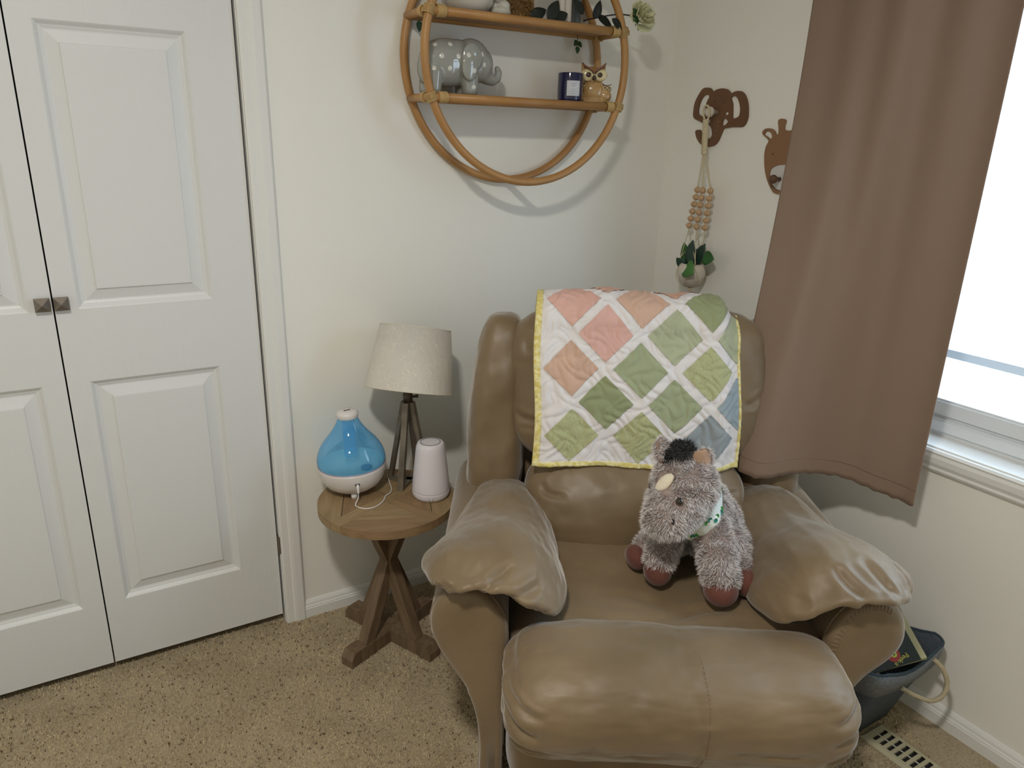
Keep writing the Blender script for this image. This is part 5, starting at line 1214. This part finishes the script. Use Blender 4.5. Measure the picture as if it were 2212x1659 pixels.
for k in range(4): k2 = (k+1) % 4; bm.faces.new([bm.verts.new(v) for v in ((*o4[k], .0015), (*o4[k2], .0015), (*i4[k2], .0075), (*i4[k], .0075))])
for a, b_ in rowsY:
    for q in (((-hx, a, .0075), (hx, a, .0075), (hx, a, .002), (-hx, a, .002)), ((-hx, b_, .0075), (hx, b_, .0075), (hx, b_, .002), (-hx, b_, .002))): bm.faces.new([bm.verts.new(v) for v in q])
bmesh.ops.remove_doubles(bm, verts=bm.verts, dist=1e-6); from_bm('grille', bm, M_VENT, vent)
box('rib', -.0012, .0012, Y0+.01, Y1-.01, .0045, .0068, mat('pale_metal', 'c9c8bd', .4), vent)
box('duct_shade', -.032, .032, Y0+.012, Y1-.012, .0004, .0012, mat('duct_shade_black', '141416', .8), vent)  # flat black sheet under the slots, painted shade in place of a real shaft

# ------------------------------------------------------------------ fabric bin with books
M_BIN = mat('grey_fabric', '434b54', .9, var=.3, vscale=160, col2='525b64', bump=.7, bscale=420); M_BINT = mat('bin_rim_teal_grey', '34454f', .8, bump=.4, bscale=400)
bn = thing('fabric_bin', 'grey fabric storage bin with rope handle between chair and wall', 'storage bin', (-.188, -1.085, .002))
def binsec(z, hx_, hy, r=.035, sag=0, lean=0):
    q = []
    for cx, cy, a0 in ((1, 1, 0), (-1, 1, 90), (-1, -1, 180), (1, -1, 270)):
        for k in range(7):
            a = math.radians(a0+15*k); q.append((cx*(hx_-r)+r*math.cos(a), cy*(hy-r)+r*math.sin(a)+lean))
    out = []
    n = len(q)
    for i in range(n):
        a, b_ = q[i], q[(i+1) % n]
        m_ = 6 if (i % 7) == 6 else 1
        for k in range(m_):
            t = k/m_; x = a[0]+(b_[0]-a[0])*t; y = a[1]+(b_[1]-a[1])*t; s_ = sag*math.sin(PI*t)
            out.append((x, y, z-s_))
    return out
secs = [binsec(0, .118, .090, lean=.034), binsec(.10, .126, .106, lean=.020), binsec(.195, .134, .124, sag=.010, lean=.006), binsec(.262, .138, .134, sag=.028)]
ins = [binsec(.262, .134, .130, sag=.028), binsec(.15, .124, .112, lean=.014), binsec(.012, .110, .082, lean=.034)]
bm = bmesh.new(); rings = [[bm.verts.new(v) for v in s] for s in secs+ins]
for A, B in zip(rings, rings[1:]):
    for k in range(len(A)): bm.faces.new((A[k], A[(k+1) % len(A)], B[(k+1) % len(A)], B[k]))
bm.faces.new(rings[0][::-1]); bm.faces.new(rings[-1]); from_bm('body', bm, M_BIN, bn, True)
bm = bmesh.new(); rings = [[bm.verts.new(v) for v in s_] for s_ in (binsec(.2, .128, .123, sag=.020), binsec(.255, .1335, .1300, sag=.028), binsec(.2655, .1375, .1340, sag=.028), binsec(.2650, .1425, .1385, sag=.028), binsec(.240, .1425, .1380, sag=.026), binsec(.200, .1385, .1325, sag=.014, lean=.003))]
for A, B in zip(rings, rings[1:]):
    for k in range(len(A)): bm.faces.new((A[k], A[(k+1) % len(A)], B[(k+1) % len(A)], B[k]))
so_ = from_bm('cuff', bm, mat('pale_grey_cuff', '858b91', .9, var=.3, vscale=160, col2='6b7177', bump=.6, bscale=400), bn, True); md = so_.modifiers.new('s', 'SOLIDIFY'); md.thickness = .002
tube('rim', [tuple(v) for v in binsec(.2645, .1395, .1355, sag=.028)], .0040, M_BINT, bn, 8, True)
def rope(name, pts, r, m, parent):
    c = catmull(pts, 14); bm = bmesh.new(); L = 0; acc = [0]
    for a, b_ in zip(c[:-1], c[1:]): L += (a-b_).length; acc.append(L)
    up = Vector((0, 0, 1))
    for ph in (0, 2.094, 4.188):
        q = []
        for i, p_ in enumerate(c):
            t = (c[min(i+1, len(c)-1)]-c[max(i-1, 0)]).normalized(); e = t.cross(Vector((.3, .2, .9))).normalized(); f_ = t.cross(e); a = acc[i]*2*PI/.016+ph; q.append(p_+(e*math.cos(a)+f_*math.sin(a))*r*.5)
        add_tube(bm, q, r*.62, 6)
    return from_bm(name, bm, m, parent, True)
M_ROPE = mat('cream_rope', 'b3a88c', .85, bump=.5, bscale=400)
rh = rope('rope_handle', [(-.030, -.134, .196), (-.002, -.156, .178), (.035, -.174, .162), (.070, -.180, .166), (.088, -.176, .192), (.086, -.160, .222), (.080, -.139, .238)], .0055, M_ROPE, bn)
# owl picture book leaning in the bin
M_PAGE = mat('page_cream', 'b9b58f', .8); M_DGRN = mat('cover_dark_green', '17251f', .35); M_RED = mat('print_red', 'a83432', .5); M_YEL = mat('print_lime', 'bdc83f', .5); M_ORG = mat('print_orange', 'c47f2a', .5)
def book(name, label, M, w_, h_, t_, cover, page=M_PAGE):
    b0 = thing(name, label, 'book'); b0.matrix_world = M
    box('cover', -w_/2, w_/2, -h_/2, h_/2, t_-.002, t_, cover, b0, .0006); box('cover', -w_/2, w_/2, -h_/2, h_/2, 0, .002, cover, b0, .0006)
    box('page_block', -w_/2+.002, w_/2-.002, -h_/2+.002, h_/2-.002, .002, t_-.002, page, b0); return b0
E1 = Vector((.20132566, .80608266, .55650582)); E2 = Vector((-.8769641, .40142031, -.26418875)); KP = Vector((-.1689, -1.2165, .272)); NB = (-E2).cross(E1)
BKM = frame_at(KP-NB*.012, -E2, E1)
bk = thing('picture_book', 'dark green owl picture book with yellow lettering leaning in the fabric bin', 'book'); bk.matrix_world = BKM
def bxy(a, b_): return (-b_, a)     # a along the spine direction, b across
box('cover', -.150, .0, -.012, .125, .0098, .012, M_DGRN, bk, .0008)
box('page_block', -.150, .0150, -.010, .120, .0020, .0098, M_PAGE, bk); box('cover', -.150, .0165, -.012, .122, 0, .0020, M_PAGE, bk, .0006)
def flat(name, pts, z, m, par): return prism(name, pts, z, z+.0003, m, par)
def ell(cx, cy, rx, ry, rot=0, n=22):
    c, s = math.cos(rot), math.sin(rot); return [(cx+rx*math.cos(2*PI*k/n)*c-ry*math.sin(2*PI*k/n)*s, cy+rx*math.cos(2*PI*k/n)*s+ry*math.sin(2*PI*k/n)*c) for k in range(n)]
cvr = bk
e1_, e2_ = bxy(.0393, .0386), bxy(.0151, .0542); mid_ = ((e1_[0]+e2_[0])/2, (e1_[1]+e2_[1])/2)
flat('printed_owl', ell(e1_[0]+.001, e1_[1]+.001, .0155, .0130, .9), .0120, M_RED, cvr); flat('printed_owl', ell(e2_[0]-.001, e2_[1]-.001, .0170, .0150, .9), .0121, M_RED, cvr)
for ex, ey, r in ((*e1_, .0062), (*e2_, .0072)):
    flat('printed_eye', ell(ex, ey, r, r), .0124, M_YEL, cvr); flat('printed_eye_ring', ell(ex, ey, r*.42, r*.42), .0127, mat('print_green', '3c6a2a', .5), cvr); flat('printed_pupil', ell(ex, ey, r*.24, r*.24), .0130, M_OWLB, cvr)
bx_ = bxy(.0353, .0529); flat('printed_beak', [(bx_[0]-.006, bx_[1]-.004), (bx_[0]+.006, bx_[1]+.001), (bx_[0]+.004, bx_[1]+.007), (bx_[0]-.006, bx_[1]+.004)], .0126, M_ORG, cvr)
tm = bxy(-.0005, .0430); text_mesh('title_print', 'Peek-a', .0155, mat('print_yellow', 'd8d05a', .5), Matrix.Translation((tm[0], tm[1], .0124)) @ rotv('Z', 205), cvr, .0002)
tm = bxy(.0238, .0800); text_mesh('title_print', '?', .018, MATS['print_yellow'], Matrix.Translation((tm[0], tm[1], .0124)) @ rotv('Z', 205), cvr, .0002)
b2 = thing('board_book', 'pale lavender board book low in the fabric bin under the owl book', 'book'); b2.matrix_world = frame_at((-.245, -1.110, .192), (.95, .1, -.1), (0, .9, .42))
M_LAV = mat('lavender_cover', 'a9abc8', .4); box('cover', -.06, .05, -.075, .07, .010, .012, M_LAV, b2, .0006); box('page_block', -.058, .048, -.073, .068, .002, .010, M_PAGE, b2); box('cover', -.06, .05, -.075, .07, 0, .002, M_LAV, b2, .0006)
